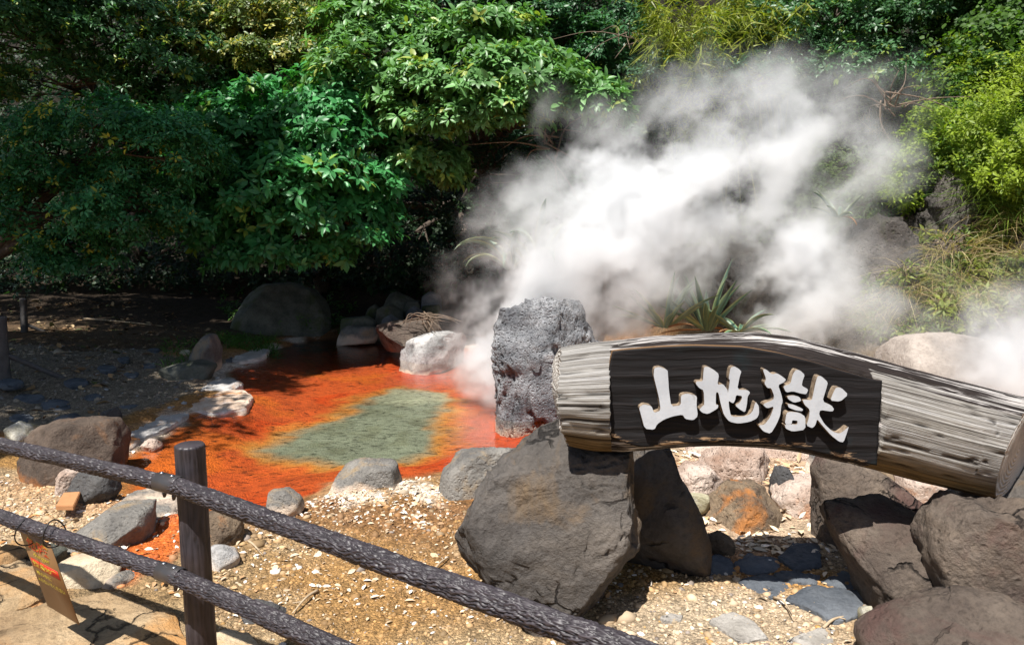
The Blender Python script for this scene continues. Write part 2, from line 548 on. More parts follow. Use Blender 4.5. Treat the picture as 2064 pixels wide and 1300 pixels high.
def gcol(x, y):
    return gc[np.clip(np.searchsorted(ys, y), 0, len(ys) - 1) * len(xs) + np.clip(np.searchsorted(xs, x), 0, len(xs) - 1)]

def zs(x, y):
    return float(ground_z(np.array([x]), np.array([y]))[0])

# water sheet
m, nt, b = newmat('spring_water')
nt.nodes.remove(b)
co = nd(nt, 'ShaderNodeTexCoord').outputs['Object']
mp = nd(nt, 'ShaderNodeMapping', {'Vector': co, 'Scale': (5.0, 16.0, 1.0), 'Rotation': (0, 0, .12)}).outputs[0]
h = math_(nt, 'ADD', noise(nt, mp, 1.0, 4, .55, .4), math_(nt, 'MULTIPLY', noise(nt, mp, 4.0, 3, .5), .35))
bp = nd(nt, 'ShaderNodeBump', {'Height': h, 'Distance': .007, 'Strength': .5}).outputs[0]
gl = nd(nt, 'ShaderNodeBsdfGlossy', {'Color': (1, 1, 1, 1), 'Roughness': .06, 'Normal': bp})
tr = nd(nt, 'ShaderNodeBsdfTransparent', {'Color': (0.97, 0.95, 0.90, 1)})
fr = nd(nt, 'ShaderNodeFresnel', {'IOR': 1.33, 'Normal': bp})
mx = nd(nt, 'ShaderNodeMixShader', {0: fr.outputs[0], 1: tr.outputs[0], 2: gl.outputs[0]})
nt.links.new(mx.outputs[0], nt.nodes['Material Output'].inputs[0])
M_WATER = m
cpo = POND.mean(0)
wv = [np.r_[cpo, WZ]]
for p in POND:
    q = cpo + (p - cpo) * 1.0 + (p - cpo) / np.linalg.norm(p - cpo) * .25
    wv.append(np.r_[q, WZ])
wf = [(0, k + 1, (k + 1) % len(POND) + 1) for k in range(len(POND))]
if np.cross(wv[1] - wv[0], wv[2] - wv[0])[2] < 0:
    wf = [(a, c, b_) for a, b_, c in wf]
add('water', mesh_np('water', np.array(wv), np.array(wf), M_WATER, smooth=False), kind='structure')
# ------------------------------------------------------------------ rocks
def radial(P2, n=360):
    P2 = np.asarray(P2)
    a = P2; bq = np.roll(P2, -1, 0)
    cr = a[:, 0] * bq[:, 1] - bq[:, 0] * a[:, 1]
    A = cr.sum() / 2
    c = np.array([((a[:, 0] + bq[:, 0]) * cr).sum(), ((a[:, 1] + bq[:, 1]) * cr).sum()]) / (6 * A)
    R = np.zeros(n)
    for k in range(n):
        t = 2 * math.pi * k / n - math.pi
        d = np.array([math.cos(t), math.sin(t)])
        best = 0
        for p, q in zip(a - c, bq - c):
            e = q - p
            den = d[0] * e[1] - d[1] * e[0]
            if abs(den) < 1e-12: continue
            s = (p[0] * e[1] - p[1] * e[0]) / den
            u = (p[0] * d[1] - p[1] * d[0]) / den
            if s > 0 and -1e-6 <= u <= 1 + 1e-6: best = max(best, s)
        R[k] = best
    k_ = np.array([1, 2, 3, 2, 1.]) / 9
    R = sum(w * np.roll(R, s - 2) for s, w in enumerate(k_))
    return c, R

def Rat(R, th):
    n = len(R)
    t = (th + math.pi) / (2 * math.pi) * n
    i = np.floor(t).astype(int)
    f = t - i
    return R[i % n] * (1 - f) + R[(i + 1) % n] * f

ROCKSEED = [100]
def rock(name, label, poly, Y, thick, mat, lvl=4, amp=.05, freq=2.2, cuts=9, lean=0.0, boxy=.6, group=None, flat=.75, ridge=.5, cat='rock', sink=1.6, lim=(.62, .9), planes=()):
    ROCKSEED[0] += 1
    sd = ROCKSEED[0]
    r_ = np.random.default_rng(sd)
    W = np.array([at(x, y, Y) for x, y in poly])
    c, R = radial(W[:, [0, 2]])
    U, F = ico(lvl)
    rho = np.hypot(U[:, 0], U[:, 2])
    th = np.arctan2(U[:, 2], U[:, 0])
    rr = Rat(R, th) * rho ** boxy
    size = R.mean()
    V = np.stack([rr * np.cos(th), np.sign(U[:, 1]) * np.abs(U[:, 1]) ** flat * thick, rr * np.sin(th)], 1)
    for k in range(max(cuts, 7)):
        sgn = -1 if k % 3 else 1
        n = np.array([r_.normal() * .8, sgn * (abs(r_.normal()) * .6 + .45), r_.normal() * .7 + .2])
        n /= np.linalg.norm(n)
        s = V @ n
        l_ = s.max() * r_.uniform(*lim)
        V = V - (np.maximum(0, s - l_) * .95)[:, None] * n
    for nrm, (px_, py_) in planes:
        n = np.array(nrm); n = n / np.linalg.norm(n)
        p_ = at(px_, py_, Y - thick * .8) - np.array([c[0], Y, c[1]])
        V = V - (np.maximum(0, V @ n - p_ @ n) * .97)[:, None] * n
    Nn = norm_(V)
    q = V / size * freq + sd * 3.1
    n1 = fbm(q, 5, sd, .52)
    cre = np.abs(fbm(q * .8 + 3, 4, sd + 2))
    n2 = 1 - np.abs(fbm(q * 1.5 + 9, 4, sd + 5))
    dsp = amp * size * (n1 * .9 + .7 * np.minimum(cre, .5) - ridge * sstep(.9, 1.0, n2) * .9)
    dsp += amp * .4 * size * fbm(q * 5, 4, sd + 9, .6)
    V = V + Nn * dsp[:, None]
    V[:, 2] = np.where(V[:, 2] < 0, V[:, 2] * sink, V[:, 2])
    V[:, 1] += Y + lean * V[:, 2]
    V[:, 0] += c[0]; V[:, 2] += c[1]
    base = np.array([c[0], Y, W[:, 2].min()])
    me = mesh_np(name, V - base, F, mat)
    return add(name, me, None, base, label, cat, group)

def norm_(v):
    return v / (np.linalg.norm(v, axis=-1, keepdims=True) + 1e-9)

def hitY(x, y, back=.15):
    D = ray(x, y); D = D / D[1]
    for Y in np.arange(6.0, 16, .05):
        P = D * Y + np.array([0, 0, HC])
        if P[2] < zgrid(np.array([P[0]]), np.array([P[1]]))[0]:
            return Y + back
    return 14.

def slab(name, label, poly, ztop, th, mat, lvl=4, amp=.012, group=None, cat='stone', boxy=.45, tilt=(0, 0), freq=3.):
    ROCKSEED[0] += 1
    sd = ROCKSEED[0]
    W = np.array([gp(x, y, ztop) for x, y in poly])
    c, R = radial(W[:, :2])
    U, F = ico(lvl)
    rho = np.hypot(U[:, 0], U[:, 1])
    tt = np.arctan2(U[:, 1], U[:, 0])
    rr = Rat(R, tt) * np.minimum(1, rho * 1.04) ** boxy
    zz = np.sign(U[:, 2]) * np.abs(U[:, 2]) ** .35 * th / 2
    V = np.stack([rr * np.cos(tt), rr * np.sin(tt), zz], 1)
    s = R.mean()
    q = V / s * freq + sd * 2.7
    V[:, :2] *= (1 + .05 * fbm(q, 4, sd))[:, None]
    V[:, 2] += (amp * fbm(q * 1.3, 5, sd + 3) * 1.2 + amp * .5 * fbm(q * 6, 3, sd + 4)) * (zz > 0)
    V[:, 2] += V[:, 0] * tilt[0] + V[:, 1] * tilt[1] + th / 2
    base = np.array([c[0], c[1], ztop - th])
    return add(name, mesh_np(name, V, F, mat), None, base, label, cat, group)

M_GREY = rock_mat('grey_brown_lava', (.062, .056, .052), (.140, .125, .113), stain=(.16, .11, .065), stain_amt=.4, scale=2.2, bumpd=.045, speck=.4, cracks=True)
M_GREY2 = rock_mat('warm_brown_lava', (.072, .055, .046), (.185, .148, .118), stain=(.11, .065, .055), stain_amt=.45, scale=2.6, bumpd=.05, speck=.45, pits=.25, cracks=True)
M_DARK = rock_mat('dark_lava', (.045, .045, .048), (.12, .115, .11), scale=3.0, bumpd=.03, speck=.4, pits=.4)
M_TALL = rock_mat('pitted_grey_rock', (.10, .103, .115), (.50, .505, .52), stain=(.58, .58, .59), stain_amt=.3, crust=(.80, .66, .56), crust_h=.2, scale=3.0, bumpd=.13, speck=.8, pits=.7)
M_POOLROCK = rock_mat('whitened_grey_rock', (.09, .088, .086), (.46, .45, .44), stain=(.60, .58, .56), stain_amt=.35, crust=(.80, .66, .54), crust_h=.18, scale=2.6, bumpd=.05, speck=.4)
M_SHORE = rock_mat('grey_rock_with_pale_foot', (.10, .095, .09), (.30, .28, .25), stain=(.34, .25, .15), stain_amt=.25, crust=(.66, .52, .40), crust_h=.15, scale=3.5, bumpd=.04, speck=.4, pits=.3)
M_PINK = rock_mat('pinkish_white_rock', (.34, .22, .16), (.74, .62, .53), stain=(.50, .22, .09), stain_amt=.25, scale=3.2, bumpd=.05, speck=.4, pits=.4)
M_RUST = rock_mat('rust_stained_rock', (.07, .05, .04), (.34, .25, .16), stain=(.55, .20, .04), stain_amt=.42, scale=3.0, bumpd=.05, speck=.5, pits=.3)
M_BROWN = rock_mat('brown_rock_orange_foot', (.045, .034, .028), (.17, .125, .095), stain=(.22, .11, .05), stain_amt=.3, crust=(.36, .14, .04), crust_h=.22, scale=2.8, bumpd=.04, speck=.4)
M_YEL = rock_mat('yellowish_rock', (.24, .22, .14), (.60, .55, .38), stain=(.62, .60, .55), stain_amt=.5, scale=4, bumpd=.03, speck=.25)
M_MOSS = rock_mat('mossy_grey_rock', (.05, .055, .045), (.18, .18, .15), stain=(.07, .085, .03), stain_amt=.4, scale=2.5, bumpd=.03, speck=.35)
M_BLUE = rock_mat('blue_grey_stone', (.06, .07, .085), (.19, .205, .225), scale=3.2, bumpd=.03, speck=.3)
M_FLAG = rock_mat('orange_tan_flagstone', (.26, .165, .08), (.52, .385, .235), stain=(.46, .24, .085), stain_amt=.5, scale=2.4, bumpd=.04, speck=.4, cracks=True)
M_PALE = rock_mat('cream_flagstone', (.45, .33, .19), (.70, .60, .44), stain=(.55, .31, .10), stain_amt=.35, scale=2.4, bumpd=.03, speck=.3, cracks=True)
M_TERR = rock_mat('mineral_crust_stone', (.42, .26, .16), (.72, .62, .52), stain=(.52, .22, .08), stain_amt=.35, crust=(.84, .79, .74), crust_h=.115, scale=4, bumpd=.02, speck=.2)
M_TERRG = rock_mat('grey_crust_stone', (.28, .27, .26), (.56, .53, .50), stain=(.45, .22, .09), stain_amt=.2, crust=(.84, .80, .76), crust_h=.115, scale=4, bumpd=.02, speck=.25)
M_PGREY = rock_mat('pale_grey_flat_stone', (.22, .20, .175), (.48, .45, .41), stain=(.40, .27, .14), stain_amt=.3, scale=3.5, bumpd=.02, speck=.3)
M_FAR = rock_mat('dusty_pale_boulder', (.20, .165, .14), (.46, .40, .35), scale=2, bumpd=.04, speck=.3)
M_CLIFF = rock_mat('cliff_rock', (.04, .038, .036), (.19, .165, .145), stain=(.09, .10, .04), stain_amt=.3, scale=2.0, bumpd=.09, speck=.55, pits=.4)

# supports of the sign
rock('boulder', 'large smooth grey-brown boulder carrying the thin-banded end of the log sign', [(1130, 862), (1170, 884), (1215, 905), (1292, 905), (1290, 960), (1275, 1010), (1282, 1070), (1264, 1115), (1232, 1165), (1204, 1222), (1168, 1262), (1110, 1255), (1045, 1210), (985, 1145), (932, 1120), (900, 1108), (905, 1075), (928, 1040), (953, 1000), (983, 955), (1050, 910), (1100, 880)], 3.60, .40, M_GREY, 6, .05, 2.0, 9, .14, .5, ridge=1.2, sink=1.0, lim=(.66, .88), planes=(((.95, -.28, .06), (1262, 985)),), cat='boulder')
rock('boulder', 'dark upright boulder in shade directly behind the big sign-bearing boulder', [(1290, 890), (1345, 890), (1368, 960), (1398, 1010), (1424, 1060), (1420, 1100), (1385, 1125), (1300, 1120), (1255, 1090), (1262, 990)], 4.08, .3, M_GREY, 5, .04, 2.0, 8, .05, .6, cat='boulder')
rock('boulder', 'brown-grey pitted boulder leaning behind the shadowed boulder under the sign', [(1660, 960), (1680, 932), (1735, 938), (1795, 968), (1865, 1022), (1900, 1050), (1850, 1130), (1720, 1170), (1652, 1140), (1640, 1095), (1662, 1015)], 4.3, .34, M_GREY2, 5, .06, 2.2, 8, .1, cat='boulder')
rock('boulder', 'brown boulder crossed by the curved shadow of the log end', [(1688, 1050), (1700, 1020), (1738, 1008), (1800, 1030), (1895, 1040), (1915, 1100), (1905, 1180), (1925, 1250), (1880, 1340), (1800, 1345), (1765, 1300), (1738, 1170), (1708, 1110)], 3.52, .32, M_GREY2, 5, .06, 2.2, 8, .3, cat='boulder')
rock('boulder', 'shaded boulder touching the underside of the cut log end', [(1905, 1010), (1930, 985), (1995, 985), (2070, 950), (2130, 940), (2150, 1080), (1920, 1090)], 3.72, .34, M_GREY, 5, .05, 2.0, 8, .0, cat='boulder')
rock('boulder', 'big rough brown boulder cut by the frame edge below the log end', [(1882, 1105), (1902, 1050), (1958, 1016), (2010, 1028), (2070, 1010), (2150, 1020), (2170, 1200), (2070, 1250), (1990, 1245), (1930, 1228), (1885, 1160)], 3.22, .33, M_GREY2, 5, .07, 2.3, 8, .2, cat='boulder')
rock('boulder', 'low grey-brown boulder in the bottom corner below the stacked boulders', [(1760, 1300), (1850, 1256), (1980, 1228), (2050, 1230), (2130, 1250), (2150, 1420), (1760, 1420)], 2.86, .3, M_GREY2, 5, .06, 2.2, 8, .3, cat='boulder')
rock('stone', 'small tan stone wedged upright beside the corner boulder', [(1733, 1218), (1755, 1212), (1770, 1285), (1738, 1282)], 3.3, .06, M_YEL, 3, cat='stone')
# pond
rock('standing_rock', 'tall rough grey standing rock rising from the orange pond', [(1000, 655), (1010, 632), (1052, 621), (1072, 611), (1110, 604), (1165, 606), (1182, 628), (1196, 672), (1205, 700), (1195, 800), (1160, 858), (1150, 872), (1100, 872), (1050, 860), (1002, 845), (1006, 760), (998, 700)], 7.85, .40, M_TALL, 6, .085, 3.0, 7, .05, .5, ridge=1.6, flat=.75, lim=(.7, .9))
rock('rock', 'whitish wedge rock in the pond beside the steam', [(802, 755), (806, 718), (815, 690), (862, 674), (908, 667), (945, 672), (935, 722), (892, 742), (862, 758)], 11.2, .35, M_POOLROCK, 5, .06, 2.0, 8, sink=1.3)
rock('rock', 'brown rock with a root clump behind the whitish wedge rock', [(755, 694), (762, 655), (785, 648), (835, 648), (880, 645), (890, 670), (830, 695)], 11.7, .5, M_GREY2, 4, .07)
rock('rock', 'small white and orange rock alone in shallow water near the shore', [(285, 900), (298, 885), (315, 887), (323, 902), (302, 914)], 6.5, .12, M_PINK, 4, .08)
# back of the pond
rock('boulder', 'huge rounded dark boulder under the overhanging tree behind the pond', [(460, 668), (480, 620), (500, 590), (530, 575), (580, 572), (622, 585), (652, 615), (678, 650), (682, 675), (560, 685), (468, 680)], 14.2, .9, M_MOSS, 5, .035, 1.6, 5, .25, cat='boulder')
G_ = 'rocks heaped behind the pond'
rock('rock', 'long low dark rock with a white foot at the far waterline', [(668, 688), (674, 664), (700, 658), (760, 660), (762, 684)], 12.8, .3, M_SHORE, 4, group=G_)
rock('rock', 'flat-topped grey rock lying above the long low dark rock', [(678, 664), (688, 642), (740, 638), (758, 650), (752, 666)], 13.3, .35, M_MOSS, 4, group=G_)
rock('rock', 'pointed brownish rock at the top of the far rock heap', [(772, 622), (784, 592), (797, 588), (836, 606), (824, 632), (780, 634)], 14.3, .4, M_MOSS, 4, group=G_)
rock('rock', 'broad mossy rock in the middle of the far rock heap', [(754, 660), (762, 622), (785, 612), (812, 630), (814, 658)], 13.6, .4, M_MOSS, 4, group=G_)
rock('rock', 'round greenish rock tucked under the pointed heap rock', [(812, 628), (822, 607), (846, 606), (853, 622), (846, 640)], 14.0, .35, M_MOSS, 4, group=G_)
rock('rock', 'pale blue-grey round rock topmost at the steam side of the far heap', [(849, 618), (852, 596), (868, 588), (888, 598), (890, 618)], 14.0, .35, M_BLUE, 4, group=G_)
rock('rock', 'grey rock below the pale round one in the far heap', [(850, 634), (852, 616), (885, 614), (892, 634)], 13.8, .3, M_MOSS, 4, group=G_)
rock('rock', 'small bluish rock in front of the heap centre', [(815, 648), (818, 628), (834, 617), (850, 628), (852, 646)], 13.4, .3, M_BLUE, 4, group=G_)
rock('rock', 'tilted dark rock leaning at the foot of the far heap', [(762, 672), (772, 642), (786, 634), (802, 644), (800, 672)], 12.9, .3, M_BLUE, 4, group=G_)
rock('rock', 'dim mossy rock half hidden beside the huge rounded boulder', [(735, 648), (742, 620), (760, 612), (770, 640), (760, 652)], 14.4, .3, M_MOSS, 4, group=G_)
rock('rock', 'low mossy lump on the dark forest floor beside the huge boulder', [(318, 668), (326, 644), (342, 640), (366, 655), (374, 672)], 14.5, .4, M_MOSS, 4)
rock('rock', 'second mossy lump on the forest floor nearer the huge boulder', [(385, 668), (395, 647), (420, 642), (434, 656), (436, 672)], 14.8, .4, M_MOSS, 4)
rock('rock', 'dark rounded rock on the leaf-covered shaded bank', [(232, 695), (236, 676), (256, 671), (280, 676), (286, 694)], 12.6, .3, M_MOSS, 4)
# left bank
rock('rock', 'dark pointed rock standing on the shaded bank', [(378, 742), (400, 694), (414, 674), (428, 674), (438, 700), (438, 745)], 10.2, .32, M_SHORE, 4, .06, 2, 5)
rock('rock', 'low dark rock lying before the pointed bank rock', [(312, 764), (325, 742), (352, 735), (395, 728), (436, 738), (420, 764)], 9.5, .35, M_MOSS, 4)
rock('pebble', 'pale oval pebble beside the pointed bank rock', [(362, 712), (368, 705), (380, 706), (383, 714), (370, 717)], 10.9, .08, M_YEL, 3, cat='stone')
slab('flat_stone', 'bluish flat stone beside the dark far water', [(440, 722), (480, 700), (545, 702), (530, 716), (480, 728)], .02, .12, M_TERRG, 4)
slab('flat_stone', 'small bluish stone touching the far flat shore stone', [(425, 724), (446, 712), (470, 714), (468, 726), (440, 730)], .03, .12, M_BLUE, 4)
slab('crust_stone', 'round white-rimmed orange ledge stone jutting into the pond', [(372, 822), (400, 800), (440, 782), (490, 782), (511, 798), (496, 816), (440, 826)], .0, .14, M_TERR, 5)
slab('crust_stone', 'narrow grey ledge stone just behind the round white-rimmed ledge', [(400, 786), (420, 768), (465, 758), (490, 768), (470, 782)], .02, .14, M_TERRG, 4)
slab('crust_stone', 'long white-edged ledge stone along the shaded shore', [(248, 872), (275, 850), (372, 812), (382, 832), (330, 862), (262, 882)], .0, .13, M_TERRG, 5)
slab('crust_stone', 'small pale ledge stone where the shore meets the brown rock', [(224, 896), (236, 872), (275, 872), (284, 886), (262, 900)], -.01, .12, M_TERR, 4)
rng2 = np.random.default_rng(5)
BANKL = ['flat blue-grey stone midway across the shaded gravel bank', 'wide flat stone beside the foot of the tall grey post', 'flat stone on the bank behind the long white-edged ledge', 'flat stone on the bank just before the low dark rock', 'widest flat stone set in the gravel behind the big brown rock', 'flat stone in the gravel behind the yellowish edge rock', 'flat stone close to the small black shore stone', 'flat stone between the widest bank stone and the pond ledges', 'flat stone cut by the frame edge at the grey post', 'small flat stone below the dark rounded bank rock, nearer the pond', 'small flat stone at the edge of the brown fallen leaves', 'smallest flat stone among the fallen leaves of the bank', 'small flat stone beside the pointed bank rock']
for k, (x, y, w) in enumerate([(150, 770, 60), (60, 800, 70), (215, 740, 45), (265, 752, 40), (115, 815, 80), (40, 840, 60), (255, 815, 50), (190, 800, 46), (20, 770, 60), (310, 705, 30), (250, 722, 28), (225, 708, 26), (300, 735, 34)]):
    h_ = w * .17
    pl = [(x + w * .5 * math.cos(a) * rng2.uniform(.75, 1.1), y + h_ * math.sin(a) * rng2.uniform(.7, 1.1)) for a in np.linspace(0, 2 * math.pi, 9)[:-1]]
    slab('flat_stone', BANKL[k], pl, zs(*gp(x, y, .08)[:2]) + .012, .07, M_BLUE, 3, group='flat stones in the shaded bank')
rock('rock', 'big dark brown rock with orange flanks beside the upper fence rail', [(42, 985), (58, 910), (72, 866), (108, 851), (170, 847), (215, 851), (234, 880), (250, 940), (235, 970), (120, 985)], 5.75, .42, M_BROWN, 5, .05, 2.2, 5, ridge=.6)
rock('rock', 'dark grey block leaning behind the brown floor tile', [(128, 1008), (162, 950), (228, 950), (240, 985), (215, 1010), (150, 1012)], 5.08, .15, M_DARK, 5, .05, 2, 5)
rock('rock', 'reddish crumbly rock between the brown rock and the dark block', [(106, 1002), (114, 965), (134, 944), (168, 948), (150, 995)], 5.25, .14, M_PINK, 4, .09)
rock('rock', 'yellowish rock with a pale face at the frame edge', [(0, 896), (18, 862), (44, 847), (60, 858), (78, 888), (62, 904)], 6.3, .22, M_YEL, 4)
rock('stone', 'pale bluish stone peeking over the big dark brown rock', [(104, 858), (114, 840), (140, 836), (162, 848), (160, 860)], 6.9, .16, M_BLUE, 4, cat='stone')
rock('stone', 'small black stone on the shore by the white ledge', [(200, 850), (208, 829), (234, 821), (244, 834), (234, 854)], 7.1, .14, M_DARK, 4, cat='stone')
slab('flat_stone', 'flat grey stone with a white fringe behind the fence post', [(232, 1015), (268, 984), (350, 968), (395, 985), (362, 1030), (300, 1040)], .07, .14, M_SHORE, 4)
rock('rock', 'flat-topped rock with cream side edging the orange outflow', [(150, 1092), (168, 1064), (214, 1028), (300, 1024), (308, 1048), (300, 1080), (266, 1112), (235, 1122)], 4.32, .3, M_SHORE, 5, .04, 2, 3)
rock('rock', 'small tan rock under the flat-topped outflow rock', [(152, 1118), (162, 1086), (200, 1078), (238, 1092), (238, 1118)], 4.15, .15, M_FLAG, 4)
rock('rock', 'white-topped wedge of flagstone right of the warning plate', [(112, 1192), (118, 1136), (214, 1118), (248, 1148), (246, 1160), (196, 1190), (140, 1200)], 3.78, .2, M_PALE, 5, .03, 2, 3)
rock('rock', 'small rounded grey and orange rock at the end of the outflow', [(203, 1200), (222, 1163), (248, 1154), (270, 1170), (270, 1196), (230, 1206)], 3.72, .1, M_SHORE, 4)
rock('rock', 'squat brown rock touching the pond side of the fence post', [(405, 1098), (410, 1038), (445, 1030), (488, 1044), (493, 1088), (466, 1108)], 4.25, .17, M_RUST, 4, .06)
rock('rock', 'rounded grey and white rock below the squat brown rock', [(412, 1155), (420, 1106), (455, 1099), (486, 1114), (480, 1150), (445, 1166)], 3.95, .14, M_POOLROCK, 4, .05)
rock('rock', 'round grey rock with a pale stripe on the near shore', [(530, 1036), (531, 1000), (550, 987), (577, 986), (606, 1005), (611, 1026), (580, 1046), (550, 1048)], 4.75, .14, M_SHORE, 4, .03, 2, 2)
rock('rock', 'flat-topped grey rock with a tan foot at the near waterline', [(662, 990), (692, 940), (720, 931), (800, 934), (808, 980), (790, 996), (700, 998)], 5.35, .25, M_SHORE, 5, .05, 2, 4)
rock('rock', 'sloping grey rock with white crust left of the big boulder', [(878, 1000), (890, 955), (932, 910), (985, 899), (1075, 902), (1060, 960), (960, 1000), (905, 1012)], 5.25, .3, M_SHORE, 5, .07, 2.2, 4)
slab('flagstone', 'orange flagstone at the frame edge striped by rail shadows', [(-160, 1160), (-20, 1130), (80, 1116), (134, 1150), (92, 1196), (0, 1222), (-160, 1240)], .10, .16, M_FLAG, 5, .012)
slab('flagstone', 'large cracked tan flagstone along the bottom edge under the warning plate', [(-170, 1250), (0, 1222), (120, 1200), (240, 1194), (350, 1228), (385, 1300), (360, 1380), (-170, 1400)], .085, .14, M_FLAG, 5, .014)
slab('flagstone', 'cream flagstone at the foot of the fence post', [(372, 1330), (392, 1290), (440, 1264), (500, 1268), (530, 1300), (480, 1350)], .075, .1, M_PALE, 4, .008)
rock('rock', 'low tan rock at the frame edge behind the orange flagstone', [(-40, 1150), (-10, 1108), (40, 1098), (75, 1104), (76, 1140), (20, 1160)], 3.95, .16, M_FLAG, 4, .05)
rock('rock', 'small brown rock hidden behind the top of the warning plate', [(66, 1140), (72, 1106), (100, 1098), (125, 1112), (122, 1142)], 3.95, .1, M_MOSS, 4)
rock('stone', 'half-buried dark stone under the lower rail', [(462, 1275), (478, 1230), (515, 1214), (555, 1216), (578, 1240), (574, 1275)], 3.4, .13, M_DARK, 4, .03, cat='stone')
# under the sign
G2 = 'pale rocks seen beneath the log sign'
rock('rock', 'large pinkish hollowed rock under the middle of the sign board', [(1392, 985), (1424, 925), (1478, 890), (1532, 892), (1548, 925), (1544, 968), (1492, 978), (1450, 968)], 5.55, .32, M_PINK, 5, .09, 2.2, 5, group=G2, ridge=1.)
rock('rock', 'white-pink rock beside the dark upright boulder under the sign', [(1352, 1010), (1366, 950), (1385, 934), (1426, 938), (1458, 968), (1454, 1000), (1392, 1016)], 5.1, .25, M_PINK, 5, .09, 2.2, 4, group=G2)
rock('rock', 'rounded rust and tan rock with orange patches below the sign', [(1420, 1068), (1434, 1005), (1474, 978), (1530, 980), (1566, 1004), (1578, 1048), (1562, 1100), (1500, 1116), (1430, 1108)], 4.72, .3, M_RUST, 5, .07, 2.2, 4, group=G2, ridge=.8)
rock('rock', 'whitish lumpy rock right of the rust-patched rock', [(1556, 998), (1588, 972), (1662, 962), (1700, 1000), (1680, 1070), (1640, 1096), (1590, 1086), (1566, 1045)], 4.9, .3, M_PINK, 5, .08, 2.2, 4, group=G2, ridge=.8)
rock('rock', 'small dark cone-shaped lava rock among the pale rocks', [(1550, 998), (1558, 950), (1574, 933), (1592, 943), (1609, 978), (1604, 998)], 5.05, .14, M_DARK, 4, .05, group=G2)
rock('rock', 'pink and orange rock behind the dark cone rock', [(1542, 962), (1540, 910), (1580, 895), (1625, 900), (1622, 958)], 6.0, .3, M_PINK, 4, .09, group=G2)
rock('rock', 'mauve-grey rock just under the brown lip of the board', [(1380, 940), (1384, 900), (1440, 886), (1456, 906), (1430, 940)], 6.2, .3, M_PINK, 4, .07, group=G2)
rock('rock', 'white streaked rock at the upper edge of the pale rocks', [(1615, 958), (1638, 912), (1700, 910), (1750, 930), (1740, 960), (1660, 972)], 5.6, .28, M_POOLROCK, 4, .07, group=G2)
rock('rock', 'reddish rough rock seen between the log and the shaded boulders', [(1815, 1030), (1826, 965), (1860, 955), (1940, 975), (1945, 1030)], 4.9, .3, M_PINK, 4, .1, group=G2)
rock('rock', 'red-brown rock behind the leaning brown-grey boulder', [(1780, 1000), (1786, 945), (1830, 945), (1846, 1000)], 5.4, .25, M_RUST, 4, .08, group=G2)
rock('stone', 'small square tan stone between the dark boulder and the rust rock', [(1388, 1016), (1394, 995), (1428, 998), (1430, 1022), (1412, 1032)], 4.75, .07, M_YEL, 4, .03, cat='stone', group=G2)
rock('stone', 'brown and grey stone at the front foot of the rust-patched rock', [(1418, 1116), (1420, 1082), (1445, 1068), (1478, 1088), (1480, 1116)], 4.2, .1, M_RUST, 4, .05, cat='stone', group=G2)
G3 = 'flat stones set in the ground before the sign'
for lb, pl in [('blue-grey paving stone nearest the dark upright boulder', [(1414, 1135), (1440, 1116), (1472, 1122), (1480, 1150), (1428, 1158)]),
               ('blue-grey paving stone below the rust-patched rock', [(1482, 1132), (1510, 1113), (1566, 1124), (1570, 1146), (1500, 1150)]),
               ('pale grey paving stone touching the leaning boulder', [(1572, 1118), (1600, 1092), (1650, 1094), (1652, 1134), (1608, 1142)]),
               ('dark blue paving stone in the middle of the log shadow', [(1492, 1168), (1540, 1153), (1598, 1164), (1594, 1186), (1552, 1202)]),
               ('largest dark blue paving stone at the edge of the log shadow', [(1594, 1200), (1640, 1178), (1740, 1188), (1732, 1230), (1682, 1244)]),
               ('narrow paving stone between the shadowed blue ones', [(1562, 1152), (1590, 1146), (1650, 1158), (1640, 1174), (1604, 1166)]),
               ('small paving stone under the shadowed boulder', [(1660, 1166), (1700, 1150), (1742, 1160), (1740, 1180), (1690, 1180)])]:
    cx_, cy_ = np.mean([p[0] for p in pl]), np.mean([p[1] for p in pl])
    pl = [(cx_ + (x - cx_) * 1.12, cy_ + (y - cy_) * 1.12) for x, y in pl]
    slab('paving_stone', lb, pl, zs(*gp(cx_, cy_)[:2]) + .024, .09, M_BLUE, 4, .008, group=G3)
for lb, pl in [('pale irregular flat stone with a gravel hollow in the sun', [(1428, 1246), (1480, 1226), (1522, 1250), (1550, 1282), (1490, 1290), (1450, 1262)]),
               ('pale curved flat stone along the sunny bottom edge', [(1576, 1290), (1650, 1262), (1704, 1252), (1694, 1292), (1640, 1300)]),
               ('small pale sliver of stone in the sunny gravel', [(1328, 1242), (1350, 1234), (1378, 1238), (1372, 1248), (1340, 1248)])]:
    cx_, cy_ = np.mean([p[0] for p in pl]), np.mean([p[1] for p in pl])
    slab('flat_stone', lb, pl, zs(*gp(cx_, cy_)[:2]) + .012, .05, M_PGREY, 4, .006, group=G3)
# right slope
rock('boulder', 'wide dusty pale boulder half lost in steam behind the log', [(1785, 760), (1800, 712), (1822, 680), (1872, 670), (1960, 678), (2016, 700), (2040, 770)], 6.9, .6, M_FAR, 5, .06, 2, 4, cat='boulder')
rock('rock', 'craggy dark cliff rock framed by vines', [(1850, 500), (1866, 405), (1900, 345), (1945, 340), (1975, 400), (1960, 490), (1900, 520)], hitY(1905, 470, .2), .5, M_CLIFF, 5, .14, 2.4, 6, ridge=1.)
rock('rock', 'grey rock topping the slope above the steam', [(1790, 275), (1810, 238), (1850, 222), (1888, 226), (1905, 262), (1860, 290)], hitY(1850, 262, .1), .5, M_CLIFF, 4, .1)
rock('rock', 'smooth grey rock peeking out of the yellow-green weeds', [(1952, 205), (1966, 184), (1990, 176), (2002, 190), (1985, 208)], hitY(1978, 200, .05), .25, M_DARK, 4)
